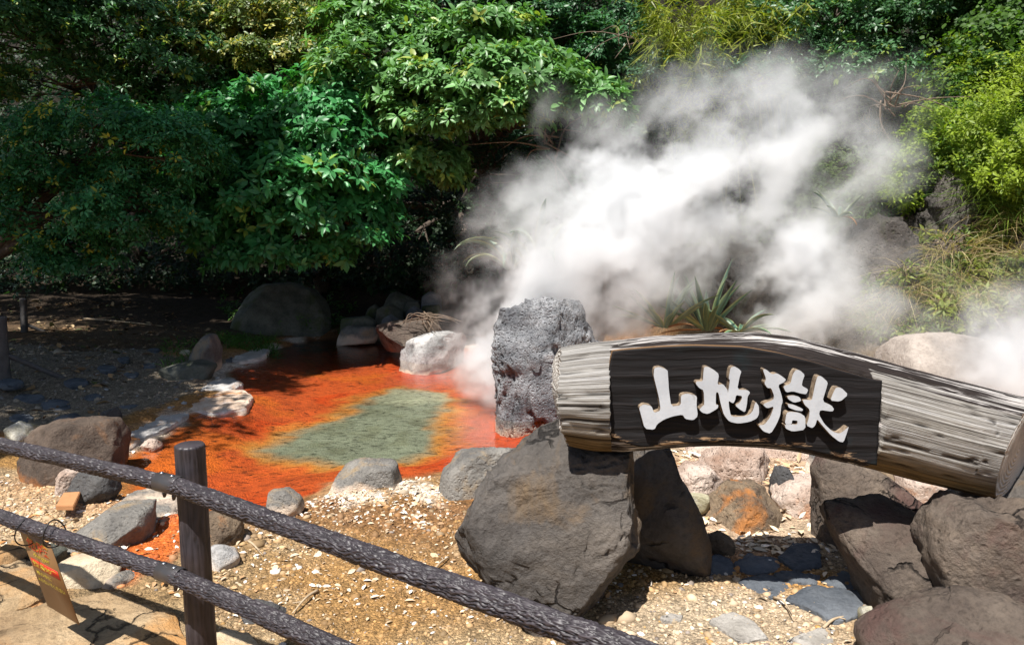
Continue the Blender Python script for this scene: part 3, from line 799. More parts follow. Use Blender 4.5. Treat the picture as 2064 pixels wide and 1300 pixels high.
rock('rock', 'dark rock face in the weeds at the frame edge', [(2020, 360), (2030, 290), (2064, 240), (2110, 250), (2110, 380)], hitY(2050, 340, .2), .5, M_CLIFF, 5, .12, ridge=1.)
rock('rock', 'broken rock ledge under the dry grass of the slope', [(1930, 460), (1960, 425), (2010, 422), (2040, 450), (2020, 490)], hitY(1990, 470, .15), .4, M_CLIFF, 4, .12)
rock('rock', 'rough brown rock face behind the second steam column', [(1670, 640), (1690, 500), (1740, 440), (1800, 440), (1850, 540), (1840, 690), (1700, 700)], hitY(1760, 600, .3), .5, M_CLIFF, 5, .14, 2.6, 6, ridge=1.)
rock('rock', 'dark wet rock glimpsed between the two steam columns', [(1440, 600), (1455, 520), (1500, 490), (1545, 520), (1550, 640), (1460, 650)], hitY(1500, 600, .2), .5, M_CLIFF, 5, .12, ridge=1.)
# ------------------------------------------------------------------ log sign
LY = 3.55                      # distance of the log axis
TOP = [(1100, 708), (1130, 702), (1150, 697), (1200, 690), (1250, 686), (1330, 678), (1420, 673), (1520, 671), (1600, 680), (1700, 706), (1800, 733), (1900, 760), (2000, 786), (2050, 798), (2150, 822)]
BOT = [(1100, 884), (1130, 890), (1150, 895), (1190, 904), (1250, 908), (1290, 905), (1380, 898), (1450, 896), (1530, 899), (1600, 908), (1700, 930), (1770, 946), (1850, 968), (1940, 990), (2050, 1008), (2150, 1030)]
tw = np.array([at(x, y, LY) for x, y in TOP]); bw = np.array([at(x, y, LY) for x, y in BOT])
xL, xR = at(1129, 800, LY)[0], at(2056, 900, LY)[0]
NU, NT = 420, 150
us = np.linspace(xL, xR, NU)
zt = np.interp(us, tw[:, 0], tw[:, 2]); zb = np.interp(us, bw[:, 0], bw[:, 2])
def sm(a, n=14):
    k = np.ones(n) / n
    return np.convolve(np.r_[np.full(n, a[0]), a, np.full(n, a[-1])], k, 'same')[n:-n]
zt, zb = sm(zt), sm(zb)
zc, rz = (zt + zb) / 2, (zt - zb) / 2
ang = np.linspace(0, 2 * np.pi, NT, endpoint=False)
U_, A_ = np.meshgrid(us, ang, indexing='ij')
RZ = rz[:, None] * np.ones_like(A_); ZC = zc[:, None] * np.ones_like(A_)
ry = .26
# angle 0 = towards camera (-Y), pi/2 = up
arc = A_ * .3
q = np.stack([U_ * 1.1, np.cos(A_) * 5.5, np.sin(A_) * 5.5], -1).reshape(-1, 3)
g1 = fbm(q * np.array([1, 1, 1]), 4, 41).reshape(U_.shape)
g2 = 1 - np.abs(fbm(q * np.array([.8, 1.6, 1.6]) + 5, 4, 47).reshape(U_.shape))
g3 = fbm(q * np.array([1.5, 6, 6]), 3, 53).reshape(U_.shape)
crackm = sstep(.90, 1.0, g2)
rad = 1 + .02 * g1 - .05 * crackm + .012 * g3
Yl = -np.cos(A_) * ry * rad
Zl = ZC + np.sin(A_) * RZ * rad
# carved flat recess for the board
def pxz(x, y, Y): return at(x, y, Y)
YB = LY - .205
BL, BR = at(1234, 800, YB)[0], at(1773, 850, YB)[0]
btop = np.array([at(x, y, YB) for x, y in [(1225, 712), (1245, 707), (1330, 700), (1400, 697), (1500, 700), (1570, 712), (1640, 730), (1700, 748), (1773, 768)]])
zrim = np.interp(U_, btop[:, 0], btop[:, 2])
inb = (U_ > BL) & (U_ < BR) & (Zl < zrim) & (np.cos(A_) > -.2)
Yl = np.where(inb, np.maximum(Yl, -.18), Yl)
topw = np.maximum(0, np.sin(A_))
# oblique saw cut at the far end, slightly ragged near end
f = (U_ - xL) / (xR - xL)
cut = .27 * (Yl / ry) + .07 * np.sin(A_)
Uo = U_ + sstep(.80, 1.0, f) * cut - sstep(.2, 0, f) * (.012 * g3 + .025 * np.cos(2 * A_) + .02 * np.sin(A_))
ZC2 = np.interp(Uo, us, zc); RZ2 = np.interp(Uo, us, rz)
ZC2 = ZC2 + np.where(Uo > xR, (Uo - xR) * (zc[-1] - zc[-20]) / (us[-1] - us[-20]), 0)
Zl = ZC2 + np.sin(A_) * RZ2 * rad
LV = np.stack([Uo, LY + Yl, Zl], -1).reshape(-1, 3)
ii = np.arange(NU * NT).reshape(NU, NT)
LF = np.stack([ii[:-1], np.roll(ii, -1, 1)[:-1], np.roll(ii, -1, 1)[1:], ii[1:]], -1).reshape(-1, 4)
# dark weathered paint on the back, bare straw-grey wood on the sawn flanks
Aw = np.where(A_ > np.pi, A_ - 2 * np.pi, A_)
dark = sstep(.62, .95, np.sin(A_) + .12 * g1 + .1 * g3) * sstep(.08, .16, f + .03 * g1)
dark = np.maximum(dark, inb * 1.0)
dark = np.maximum(dark, sstep(.0, .08, f) * sstep(.64, .62, f) * sstep(.2, .5, np.sin(A_) + .1 * g1) * sstep(.13, .18, f) * .9)
dark = np.maximum(dark, sstep(-.1, -.5, np.cos(A_)) * .8)
m, nt, b = newmat('weathered_log_wood')
lc = attr(nt, 'Lc', 'Vector')
mpa = nd(nt, 'ShaderNodeMapping', {'Vector': lc, 'Scale': (.7, 75.0, 75.0)}).outputs[0]
mpb = nd(nt, 'ShaderNodeMapping', {'Vector': lc, 'Scale': (2.2, 170.0, 170.0)}).outputs[0]
mpc = nd(nt, 'ShaderNodeMapping', {'Vector': lc, 'Scale': (1.3, 7.0, 7.0)}).outputs[0]
ga = noise(nt, mpa, 1.0, 7, .6, .1); gb = noise(nt, mpb, 1.0, 4, .6); gcn = noise(nt, mpc, 1.0, 5, .6)
bare = ramp(nt, ga, [(.25, (.03, .027, .024)), (.34, (.12, .108, .095)), (.43, (.27, .25, .22)), (.58, (.41, .39, .36)), (.78, (.62, .61, .60))])
bare = mix(nt, ramp(nt, gcn, [(.35, .0), (.7, .75)]), bare, mix(nt, 1.0, bare, (.62, .62, .66), 'MULTIPLY'))
bare = mix(nt, 1.0, bare, ramp(nt, gb, [(.30, .5), (.40, .92), (.8, 1.12)]), 'MULTIPLY')
under = attr(nt, 'under', 'Fac')
bare = mix(nt, under, bare, mix(nt, 1.0, bare, (.62, .45, .22), 'MULTIPLY'))
drk = ramp(nt, gb, [(.3, (.012, .010, .0095)), (.6, (.034, .025, .022)), (.8, (.065, .052, .046))])
drk = mix(nt, ramp(nt, math_(nt, 'MULTIPLY_ADD', gcn, .55, math_(nt, 'MULTIPLY', ga, .6)), [(.585, .0), (.63, .9)]), drk, (.62, .58, .55))
dk = math_(nt, 'ADD', attr(nt, 'dk', 'Fac'), math_(nt, 'MULTIPLY', math_(nt, 'SUBTRACT', ga, .5), .9))
wood = mix(nt, ramp(nt, dk, [(.42, 0.0), (.58, 1.0)]), bare, drk)
wood = mix(nt, math_(nt, 'MULTIPLY', attr(nt, 'crack', 'Fac'), .85), wood, (.02, .015, .012))
setin(nt, b, 'Base Color', wood); setin(nt, b, 'Roughness', .75)
b.inputs['Specular IOR Level'].default_value = .2
bump(nt, b, math_(nt, 'ADD', ga, math_(nt, 'MULTIPLY', gb, .6)), .02, .9)
M_LOG = m
root = empty('log_sign', (at(1560, 800, LY)[0], LY, 0.75), 'arched weathered log sign with black board and three white characters resting on boulders', 'sign')
ro = np.array(root.location)
und = sstep(-.35, -.75, np.sin(A_)) * np.ones_like(A_)
lat = {'Lc': np.stack([U_, np.cos(A_) * .3, np.sin(A_) * .3], -1).reshape(-1, 3), 'dk': dark.ravel(), 'crack': crackm.ravel(), 'under': und.ravel()}
log = add('log', mesh_np('log', LV - ro, LF, M_LOG, attrs=lat), root, label='arched log body, dark on its back and bare straw-grey at both ends')
# end grain
m, nt, b = newmat('end_grain')
oc = nd(nt, 'ShaderNodeTexCoord').outputs['Object']
wv_ = nd(nt, 'ShaderNodeTexWave', {'Vector': nd(nt, 'ShaderNodeVectorMath', {0: oc, 1: (.05, .02, -.03)}, operation='ADD').outputs[0], 'Scale': 14.0, 'Distortion': 2.5, 'Detail': 3.0}, wave_type='RINGS', rings_direction='X').outputs[1]
ec = mix(nt, wv_, (.36, .33, .29), (.60, .57, .53))
ec = mix(nt, 1.0, ec, ramp(nt, noise(nt, oc, 6, 6, .6), [(.3, .6), (.6, 1.1)]), 'MULTIPLY')
setin(nt, b, 'Base Color', ec); setin(nt, b, 'Roughness', .85)
bump(nt, b, wv_, .006)
M_END = m
for e, nm in ((NU - 1, 'cut_end'), (0, 'cut_end')):
    ring = LV[ii[e]]
    c = ring.mean(0)
    out = np.array([1.0 if e else -1.0, 0, 0])
    Vc = [c + out * .004]
    for s in (.35, .7, .93, 1.0):
        Vc += list(c + (ring - c) * s + out * (.006 if s < .99 else -.004))
    Vc = np.array(Vc)
    Fc = []
    sgn = 1 if e else -1
    for j in range(NT):
        k = (j + 1) % NT
        Fc.append((0, 1 + j, 1 + k, 1 + k))
        for r_ in range(3):
            a0 = 1 + r_ * NT
            Fc.append((a0 + j, a0 + NT + j, a0 + NT + k, a0 + k))
    add(nm, mesh_np(nm, Vc - c, tri(Fc), M_END), root, c - ro)
# board
bbot = np.array([at(x, y, YB) for x, y in [(1225, 868), (1245, 888), (1292, 902), (1370, 894), (1450, 889), (1530, 892), (1600, 902), (1690, 920), (1773, 940)]])
nb, nv = 120, 50
bu = np.linspace(BL, BR, nb)
b1 = sm(np.interp(bu, btop[:, 0], btop[:, 2]), 7); b0 = sm(np.interp(bu, bbot[:, 0], bbot[:, 2]), 7)
gv_ = np.linspace(0, 1, nv)
BX = bu[:, None] * np.ones(nv); BZ = b0[:, None] + (b1 - b0)[:, None] * gv_
BX = BX + (.028 * (1 - (2 * gv_ - 1) ** 2))[None, :] * sstep(.12, .0, (bu - BL) / (BR - BL))[:, None] * -1
fq = np.stack([BX.ravel() * 1.2, BZ.ravel() * 45, 0 * BX.ravel()], 1)
relief = (.0035 * fbm(fq, 4, 61)).reshape(BX.shape)
Vf = np.stack([BX, YB + relief, BZ], -1).reshape(-1, 3)
Vb = np.stack([BX, YB + .045 + 0 * BX, BZ], -1).reshape(-1, 3)
bi = np.arange(nb * nv).reshape(nb, nv)
Ff = np.stack([bi[:-1, :-1], bi[1:, :-1], bi[1:, 1:], bi[:-1, 1:]], -1).reshape(-1, 4)
nvt = nb * nv
loop = np.r_[bi[:, 0], bi[-1, 1:], bi[::-1, -1][1:], bi[0, ::-1][1:-1]]
Fs = np.stack([loop, loop + nvt, np.roll(loop, -1) + nvt, np.roll(loop, -1)], 1)
m, nt, b = newmat('black_board_paint')
oc = nd(nt, 'ShaderNodeTexCoord').outputs['Object']
wob = nd(nt, 'ShaderNodeTexNoise', {'Vector': oc, 'Scale': 4.0, 'Detail': 3.0}).outputs[1]
ocw = nd(nt, 'ShaderNodeVectorMath', {0: oc, 1: nd(nt, 'ShaderNodeVectorMath', {0: wob, 'Scale': .05}, operation='SCALE').outputs[0]}, operation='ADD').outputs[0]
mp = nd(nt, 'ShaderNodeMapping', {'Vector': ocw, 'Scale': (2.2, 1, 75.0)}).outputs[0]
n1 = noise(nt, mp, 1.0, 6, .65, .3); n2 = noise(nt, oc, 3.0, 6, .6)
bc = ramp(nt, n1, [(.3, (.005, .005, .0055)), (.55, (.013, .0115, .012)), (.8, (.032, .027, .027))])
bc = mix(nt, ramp(nt, n2, [(.58, .0), (.75, .7)]), bc, (.012, .024, .028))
mp2 = nd(nt, 'ShaderNodeMapping', {'Vector': oc, 'Scale': (7, 1, 40.0)}).outputs[0]
edge = attr(nt, 'low', 'Fac')
wearn = math_(nt, 'MULTIPLY', noise(nt, mp2, 1.0, 5, .7), edge)
bc = mix(nt, ramp(nt, wearn, [(.52, .0), (.60, .9)]), bc, (.40, .26, .15))
lip = attr(nt, 'lip', 'Fac')
bc = mix(nt, lip, bc, (.22, .12, .05))
setin(nt, b, 'Base Color', bc); setin(nt, b, 'Roughness', .7)
b.inputs['Specular IOR Level'].default_value = .18
bump(nt, b, n1, .006, .8)
M_BOARD = m
low = np.tile(sstep(.25, .02, gv_)[None, :], (nb, 1)).ravel()
lipa = np.tile((gv_ < .012).astype(float)[None, :], (nb, 1)).ravel()
board = add('board', mesh_np('board', np.vstack([Vf, Vb]) - np.array([0, 0, 0]) - ro, np.vstack([Ff, Fs]), M_BOARD, attrs={'low': np.r_[low, low * 0], 'lip': np.r_[lipa * 0, lipa * 0 + 1]}), root, label='black painted face board with peeling lower edge')
# characters, traced in the board plane
def zp(x, y): return (1270 + x * .22771, 720 + y * .22782)
SHAN = [[(215, 95), (260, 84), (310, 102), (333, 118), (335, 150), (345, 300), (364, 434), (450, 426), (450, 336), (500, 320), (560, 330), (592, 346), (588, 420), (600, 520), (560, 556), (490, 546), (465, 506), (375, 522), (300, 550), (240, 590), (215, 640), (130, 632), (100, 520), (78, 442), (120, 415), (190, 430), (212, 492), (272, 470), (255, 350), (222, 220), (208, 160)]]
DI = [[(655, 85), (690, 84), (740, 110), (788, 150), (772, 244), (822, 236), (862, 285), (866, 320), (885, 200), (872, 190), (888, 92), (922, 80), (960, 100), (986, 126), (970, 170), (948, 286), (1040, 290), (1064, 312), (1040, 348), (1034, 420), (1018, 488), (970, 460), (930, 425), (968, 402), (988, 372), (992, 342), (938, 334), (930, 380), (912, 408), (872, 384), (876, 440), (890, 510), (912, 527), (1000, 525), (1060, 505), (1088, 470), (1110, 390), (1140, 430), (1142, 500), (1122, 540), (1060, 570), (960, 586), (880, 570), (832, 512), (802, 410), (782, 310), (760, 310), (758, 420), (782, 422), (776, 452), (690, 502), (640, 490), (612, 462), (640, 432), (658, 420), (652, 292), (612, 272), (580, 232), (590, 212), (645, 212), (648, 150)]]
YU = [[(1175, 110), (1200, 104), (1258, 152), (1300, 140), (1345, 168), (1382, 198), (1360, 222), (1310, 246), (1340, 330), (1352, 390), (1338, 430), (1330, 510), (1300, 585), (1245, 676), (1180, 655), (1135, 600), (1190, 596), (1240, 530), (1276, 432), (1212, 452), (1172, 415), (1268, 376), (1276, 342), (1250, 272), (1216, 272), (1188, 230), (1205, 190)],
      [(1468, 110), (1505, 116), (1547, 155), (1526, 210), (1520, 252), (1578, 284), (1560, 327), (1510, 320), (1440, 300), (1382, 312), (1354, 256), (1420, 235), (1440, 150)],
      [(1390, 345), (1440, 335), (1500, 350), (1516, 386), (1450, 402), (1400, 370)],
      [(1393, 410), (1450, 420), (1532, 457), (1525, 476), (1470, 470), (1405, 445)],
      [(1385, 490), (1420, 480), (1500, 490), (1552, 525), (1552, 640), (1440, 656), (1380, 632), (1368, 596), (1432, 591), (1478, 596), (1485, 560), (1435, 555), (1431, 590), (1369, 594)],
      [(1660, 165), (1692, 166), (1752, 220), (1736, 280), (1702, 390), (1782, 425), (1806, 460), (1790, 480), (1682, 465), (1672, 508), (1720, 590), (1790, 655), (1850, 676), (1892, 650), (1937, 610), (1925, 652), (1890, 752), (1850, 745), (1780, 690), (1700, 600), (1656, 545), (1640, 600), (1612, 627), (1560, 602), (1582, 540), (1592, 462), (1545, 420), (1525, 374), (1608, 380), (1620, 330), (1640, 230)],
      [(1825, 265), (1870, 270), (1932, 330), (1860, 392), (1770, 382), (1800, 310)]]
m, nt, b = newmat('white_letter_paint')
oc = nd(nt, 'ShaderNodeTexCoord').outputs['Object']
side = nd(nt, 'ShaderNodeSeparateXYZ', {0: nd(nt, 'ShaderNodeNewGeometry').outputs['True Normal']}).outputs[1]
edgec = ramp(nt, noise(nt, oc, 30, 5, .6), [(.35, (.10, .07, .05)), (.65, (.34, .26, .18))])
wc = ramp(nt, noise(nt, oc, 5, 5, .6), [(.3, (.38, .40, .43)), (.6, (.49, .51, .54))])
wc = mix(nt, ramp(nt, noise(nt, oc, 11, 8, .75, .5), [(.60, 0.0), (.72, .7)]), wc, (.22, .20, .175))
facing = ramp(nt, math_(nt, 'MULTIPLY', side, -1.0), [(.6, 0.0), (.8, 1.0)])
setin(nt, b, 'Base Color', mix(nt, facing, edgec, wc)); setin(nt, b, 'Roughness', .5)
bump(nt, b, noise(nt, oc, 18, 4, .6), .003, .6)
M_LET = m
YF = YB - .042
def chaikin(p, n=1):
    p = np.asarray(p, float)
    for _ in range(n):
        nx = np.roll(p, -1, 0)
        p = np.stack([p * .82 + nx * .18, p * .18 + nx * .82], 1).reshape(-1, 2)
    return p
for nm, lab, polys in (('letter', 'white raised character with three uprights', SHAN), ('letter', 'white raised middle character with a long hooked stroke', DI), ('letter', 'white raised character of many strokes with a separate dot', YU)):
    bm = bmesh.new()
    for pl in polys:
        pts = [zp(x, y) for x, y in pl]
        P3 = [at(x, y, YF) for x, y in chaikin(pts)]
        vs = [bm.verts.new(p) for p in P3]
        fce = bm.faces.new(vs)
        fce.normal_update()
        if fce.normal.y > 0: fce.normal_flip()
        r_ = bmesh.ops.extrude_face_region(bm, geom=[fce])
        for v in [g for g in r_['geom'] if isinstance(g, bmesh.types.BMVert)]:
            v.co.y = YB + .012
    bmesh.ops.recalc_face_normals(bm, faces=bm.faces[:])
    bmesh.ops.triangulate(bm, faces=bm.faces[:])
    ctr = sum((v.co for v in bm.verts), Vector()) / len(bm.verts)
    for v in bm.verts: v.co -= ctr
    me = bpy.data.meshes.new(nm); bm.to_mesh(me); bm.free()
    me.materials.append(M_LET)
    add(nm, me, board, Vector(ctr) - Vector(ro), label=lab)

# ------------------------------------------------------------------ fence
m, nt, b = newmat('brown_bark_concrete')
co = coords(nt)
pc = ramp(nt, noise(nt, co, 9, 6, .6), [(.3, (.020, .016, .019)), (.7, (.050, .041, .047))])
pc = mix(nt, 1.0, pc, ramp(nt, attr(nt, 'rel', 'Fac'), [(.0, .45), (1.0, 1.25)]), 'MULTIPLY')
setin(nt, b, 'Base Color', pc); setin(nt, b, 'Roughness', ramp(nt, noise(nt, co, 5, 5, .6), [(.3, .42), (.7, .62)]))
b.inputs['Specular IOR Level'].default_value = .55
M_BARK = m
M_STEEL = plain('grey_painted_steel', (.075, .07, .072), .38, .1, 12, 0, .5)
M_BOLT = plain('bolt_steel', (.30, .31, .33), .3, .1, 30, 0, .9)
def bark_tube(p, q, R, nu, seg, seed, amp=.06, waves=15, taper=1.0, cap=True, straight=False):
    p, q = np.asarray(p, float), np.asarray(q, float)
    ax = q - p; L = np.linalg.norm(ax); ax /= L
    ref = np.array([0, 0, 1.0]) if abs(ax[2]) < .9 else np.array([1.0, 0, 0])
    u = np.cross(ax, ref); u /= np.linalg.norm(u); w = np.cross(u, ax)
    t = np.linspace(0, L, nu); a = np.linspace(0, 2 * np.pi, seg, endpoint=False)
    T_, A2 = np.meshgrid(t, a, indexing='ij')
    k = np.stack([T_ * (14 if not straight else 5), np.cos(A2) * 2.2, np.sin(A2) * 2.2], -1).reshape(-1, 3)
    n1 = fbm(k, 3, seed).reshape(T_.shape)
    n2 = fbm(k * np.array([.45, 1.6, 1.6]) + 4, 3, seed + 4).reshape(T_.shape)
    ph = A2 * waves + (2.3 * np.sin(2 * np.pi * T_ / .062 + 3.2 * n2 + .6 * np.sin(3 * A2)) + 2.6 * n1 if not straight else 4.6 * n1 + 2.2 * n2)
    ridge = np.abs(np.sin(ph / 2)) ** 0.8
    ridge = ridge * (.65 + .35 * sstep(-.4, .4, n2))
    rr = R * (1 - amp + amp * ridge + .02 * n2)
    C = p + T_[..., None] * ax
    V = C + rr[..., None] * (np.cos(A2)[..., None] * u + np.sin(A2)[..., None] * w)
    ii_ = np.arange(nu * seg).reshape(nu, seg)
    F = np.stack([ii_[:-1], np.roll(ii_, -1, 1)[:-1], np.roll(ii_, -1, 1)[1:], ii_[1:]], -1).reshape(-1, 4)
    V = V.reshape(-1, 3); rel = ridge.ravel()
    n = len(V)
    for e, rowi in ((0, ii_[0]), (1, ii_[-1])):
        ctr = p if e == 0 else q
        ring2 = ctr + (V[rowi] - ctr) * .9 + ax * (.006 if e else -.006)
        s0 = len(V)
        V = np.vstack([V, ring2, ctr + ax * (.008 if e else -.008)])
        rel = np.r_[rel, np.ones(seg + 1) * .8]
        j = np.arange(seg); jn = (j + 1) % seg
        A_q = np.stack([rowi[j], rowi[jn], s0 + jn, s0 + j], 1)
        B_q = np.stack([s0 + j, s0 + jn, np.full(seg, s0 + seg), np.full(seg, s0 + seg)], 1)
        if e: pass
        F = np.vstack([F, A_q, B_q])
    return V, tri(F), rel
def rail_line(a, bq, z):
    return gp(a[0], a[1], z), gp(bq[0], bq[1], z)
t0, t1 = rail_line((0, 896), (342, 975), 1.03)
l0, l1 = rail_line((0, 1041), (346, 1157), .70)
t2, l2 = gp(1039, 1228, 1.03), gp(610, 1275, .70)
td = (t1 - t0) / np.linalg.norm(t1 - t0); ldv = (l1 - l0) / np.linalg.norm(l1 - l0)
def on_rail(p0, d, x, z):
    # point of the rail seen at pixel column x
    lo, hi = -3., 6.
    for _ in range(60):
        mid = (lo + hi) / 2
        q = p0 + d * mid
        u_, v_ = pix(q[None])
        if u_[0] < x: lo = mid
        else: hi = mid
    return p0 + d * lo
jt, jl = t1, l1
td2 = (t2 - jt) / np.linalg.norm(t2 - jt); ld2 = (l2 - jl) / np.linalg.norm(l2 - jl)
back = np.array([-td[1], td[0], 0]);
if back[1] < 0: back = -back
pt = at(386, 985, jt[1] + .03)
pt[1] += .065; pt[0] = (386 - CX) / FPX * (pt[1] * CP + (HC - 1.03) * SP); pt[2] = 1.03
pl_ = pt.copy()
postR = .058
froot = empty('log_fence', (pt[0], pt[1], -.02), 'dark brown bark-textured two-rail fence crossing in front of the spring', 'fence')
fo = np.array(froot.location)
def fpart(name, V, F, mat, parent=None, rel=None, org=None, label=None):
    org = V.mean(0) if org is None else np.asarray(org)
    po = fo if parent is None else np.array(parent['_o'])
    o = add(name, mesh_np(name, V - org, F, mat, attrs=({'rel': rel} if rel is not None else None)), froot if parent is None else parent, org - po, label=label)
    o['_o'] = list(map(float, org))
    return o
ztop = .5
for zz in np.linspace(.9, 1.5, 600):
    u_, v_ = pix(np.array([[pt[0], pt[1] - .05, zz]]))
    if v_[0] < 906: ztop = zz; break
V, F, rel = bark_tube((pt[0], pt[1], -.15), (pt[0], pt[1], ztop), postR, 220, 84, 3, .07, 17, straight=True)
fpart('post', V, F, M_BARK, None, rel)
for p0, d, j, R, d2, nm in ((t0, td, jt, .035, td2, 't'), (l0, ldv, jl, .0335, ld2, 'l')):
    V, F, rel = bark_tube(j - d * 2.6, j - d * .004, R, 620, 80, 11 if nm == 't' else 17, .25, 18)
    fpart('rail', V, F, M_BARK, None, rel)
    V, F, rel = bark_tube(j - d2 * .01, j + d2 * 2.5, R * 1.04, 900, 96, 13 if nm == 't' else 19, .25, 18)
    fpart('rail', V, F, M_BARK, None, rel)
    # steel joint collar with bolts
    a_ = np.linspace(0, 2 * np.pi, 48, endpoint=False)
    prof = [(-.062, .97), (-.060, 1.07), (.052, 1.07), (.056, 1.02), (.055, .95)]
    u = np.cross(d, (0, 0, 1.)); u /= np.linalg.norm(u); w = np.cross(u, d)
    Vc = np.array([j + d * s + R * k * (math.cos(t) * u + math.sin(t) * w) for s, k in prof for t in a_])
    n48 = 48
    Fc = np.array([(r_ * n48 + i, r_ * n48 + (i + 1) % n48, (r_ + 1) * n48 + (i + 1) % n48, (r_ + 1) * n48 + i) for r_ in range(4) for i in range(n48)])
    col_ = fpart('collar', Vc, Fc, M_STEEL)
    for s, tt_ in ((-.035, 1.45), (.028, 1.35), (-.03, -1.5), (.03, -1.4)):
        nrm = math.cos(tt_) * u + math.sin(tt_) * w
        c = j + d * s + nrm * R * 1.07
        top_ = tt_ > 0
        Vb, Fb = tube([c - nrm * .004, c + nrm * (.004 if top_ else .008), c + nrm * (.007 if top_ else .020), c + nrm * (.008 if top_ else .022)], [.009, .0085, .006 if top_ else .005, .001], 10)
        fpart('bolt', Vb, tri(Fb), M_BOLT if top_ else M_STEEL, col_)

# ------------------------------------------------------------------ warning plate
TL, TR = gp(56, 1074, .665), gp(118, 1096, .665)
BLq, BRq = gp(95, 1214, .235), gp(162, 1265, .235)
bx = (TR - TL + BRq - BLq) / 2; pw = np.linalg.norm(bx[:2]); bx[2] = 0; bx /= np.linalg.norm(bx)
pc_ = (BLq + BRq) / 2
ph = .43
bz = (TL + TR) / 2 - pc_; bz /= np.linalg.norm(bz)
by = np.cross(bz, bx)
sroot = empty('warning_plate', tuple(pc_), 'brown metal warning plate with red and yellow writing hung from the lower rail', 'sign')
Mx = Matrix(((bx[0], by[0], bz[0]), (bx[1], by[1], bz[1]), (bx[2], by[2], bz[2])))
sroot.rotation_euler = Mx.to_euler()
M_PLATE = plain('brown_plate_paint', (.20, .105, .04), .42, .18, 7, .002)
V, F = box(pw, .004, ph, .0012)
bm = None
plate = add('plate', mesh_np('plate', V, F, M_PLATE, smooth=False), sroot, (0, 0, ph / 2))
def flat(name, c):
    m, nt, b = newmat(name)
    oc = nd(nt, 'ShaderNodeTexCoord').outputs['Object']
    setin(nt, b, 'Base Color', mix(nt, 1.0, c, ramp(nt, noise(nt, oc, 40, 4, .6), [(.3, .8), (.7, 1.1)]), 'MULTIPLY'))
    setin(nt, b, 'Roughness', .5)
    return m
M_RED, M_YELP, M_RED2 = flat('red_print', (.62, .035, .015)), flat('yellow_print', (.66, .52, .05)), flat('orange_print', (.75, .25, .03))
def text(body, mat, w, h, cx, cz, parent, yoff=-.0035, bold=.0):
    cu = bpy.data.curves.new('lettering', 'FONT')
    cu.body = body; cu.size = 1.0; cu.resolution_u = 2; cu.offset = bold
    o = bpy.data.objects.new('lettering_src', cu); COL.objects.link(o)
    dg = bpy.context.evaluated_depsgraph_get()
    me = bpy.data.meshes.new_from_object(o.evaluated_get(dg))
    bpy.data.objects.remove(o); bpy.data.curves.remove(cu)
    n = len(me.vertices)
    co_ = np.zeros(n * 3, np.float32); me.vertices.foreach_get('co', co_); co_ = co_.reshape(-1, 3)
    if n:
        mn, mx_ = co_.min(0), co_.max(0)
        x = (co_[:, 0] - (mn[0] + mx_[0]) / 2) / (mx_[0] - mn[0]) * w
        z = (co_[:, 1] - (mn[1] + mx_[1]) / 2) / (mx_[1] - mn[1]) * h
        me.vertices.foreach_set('co', np.stack([x, 0 * x, z], 1).astype(np.float32).ravel())
    me.name = 'lettering'
    me.materials.clear(); me.materials.append(mat)
    return add('lettering', me, parent, (cx, yoff, cz))
h2 = ph / 2
text('危険', M_YELP, pw * .72, ph * .165, 0, h2 - ph * .135, plate, -.0030, .035)
text('危険', M_RED, pw * .68, ph * .15, 0, h2 - ph * .135, plate, -.0042, .012)
text('danger', M_YELP, pw * .52, ph * .07, 0, h2 - ph * .275, plate, -.0035, .012)
V, F = box(pw * .86, .0012, ph * .105, .0004)
add('red_band', mesh_np('red_band', V, F, M_RED, smooth=False), plate, (0, -.0030, h2 - ph * .40))
text('熱湯90度', M_YELP, pw * .78, ph * .078, 0, h2 - ph * .40, plate, -.0046, .012)
text('柵の中に', M_YELP, pw * .48, ph * .055, -pw * .15, h2 - ph * .52, plate, -.0035, .006)
text('入らないでください', M_YELP, pw * .86, ph * .055, 0, h2 - ph * .61, plate, -.0035, .006)
M_WIRE = plain('black_wire', (.012, .012, .013), .5, .1)
for xo in (-.42, .36):
    pz = pc_ + bx * pw * xo + bz * ph
    axis_ = ldv
    # ring round the rail that passes through the plate's hole
    tt_ = ((pz - l0) @ ldv)
    cen = l0 + ldv * tt_ + np.array([0, 0, -.016])
    u = np.cross(ldv, (0, 0, 1.)); u /= np.linalg.norm(u)
    a_ = np.linspace(0, 2 * np.pi, 40)
    pts = [cen + u * .048 * math.cos(t) + np.array([0, 0, 1.]) * .062 * math.sin(t) + ldv * .012 * math.sin(t * 2 + xo) for t in a_]
    Vw, Fw = tube(pts, np.full(40, .0032), 6)
    c = Vw.mean(0)
    loc = Mx.transposed() @ Vector(c - pc_)
    Vr = (Vw - c) @ np.array(Mx)
    add('wire_loop', mesh_np('wire_loop', Vr, tri(Fw), M_WIRE), sroot, loc)

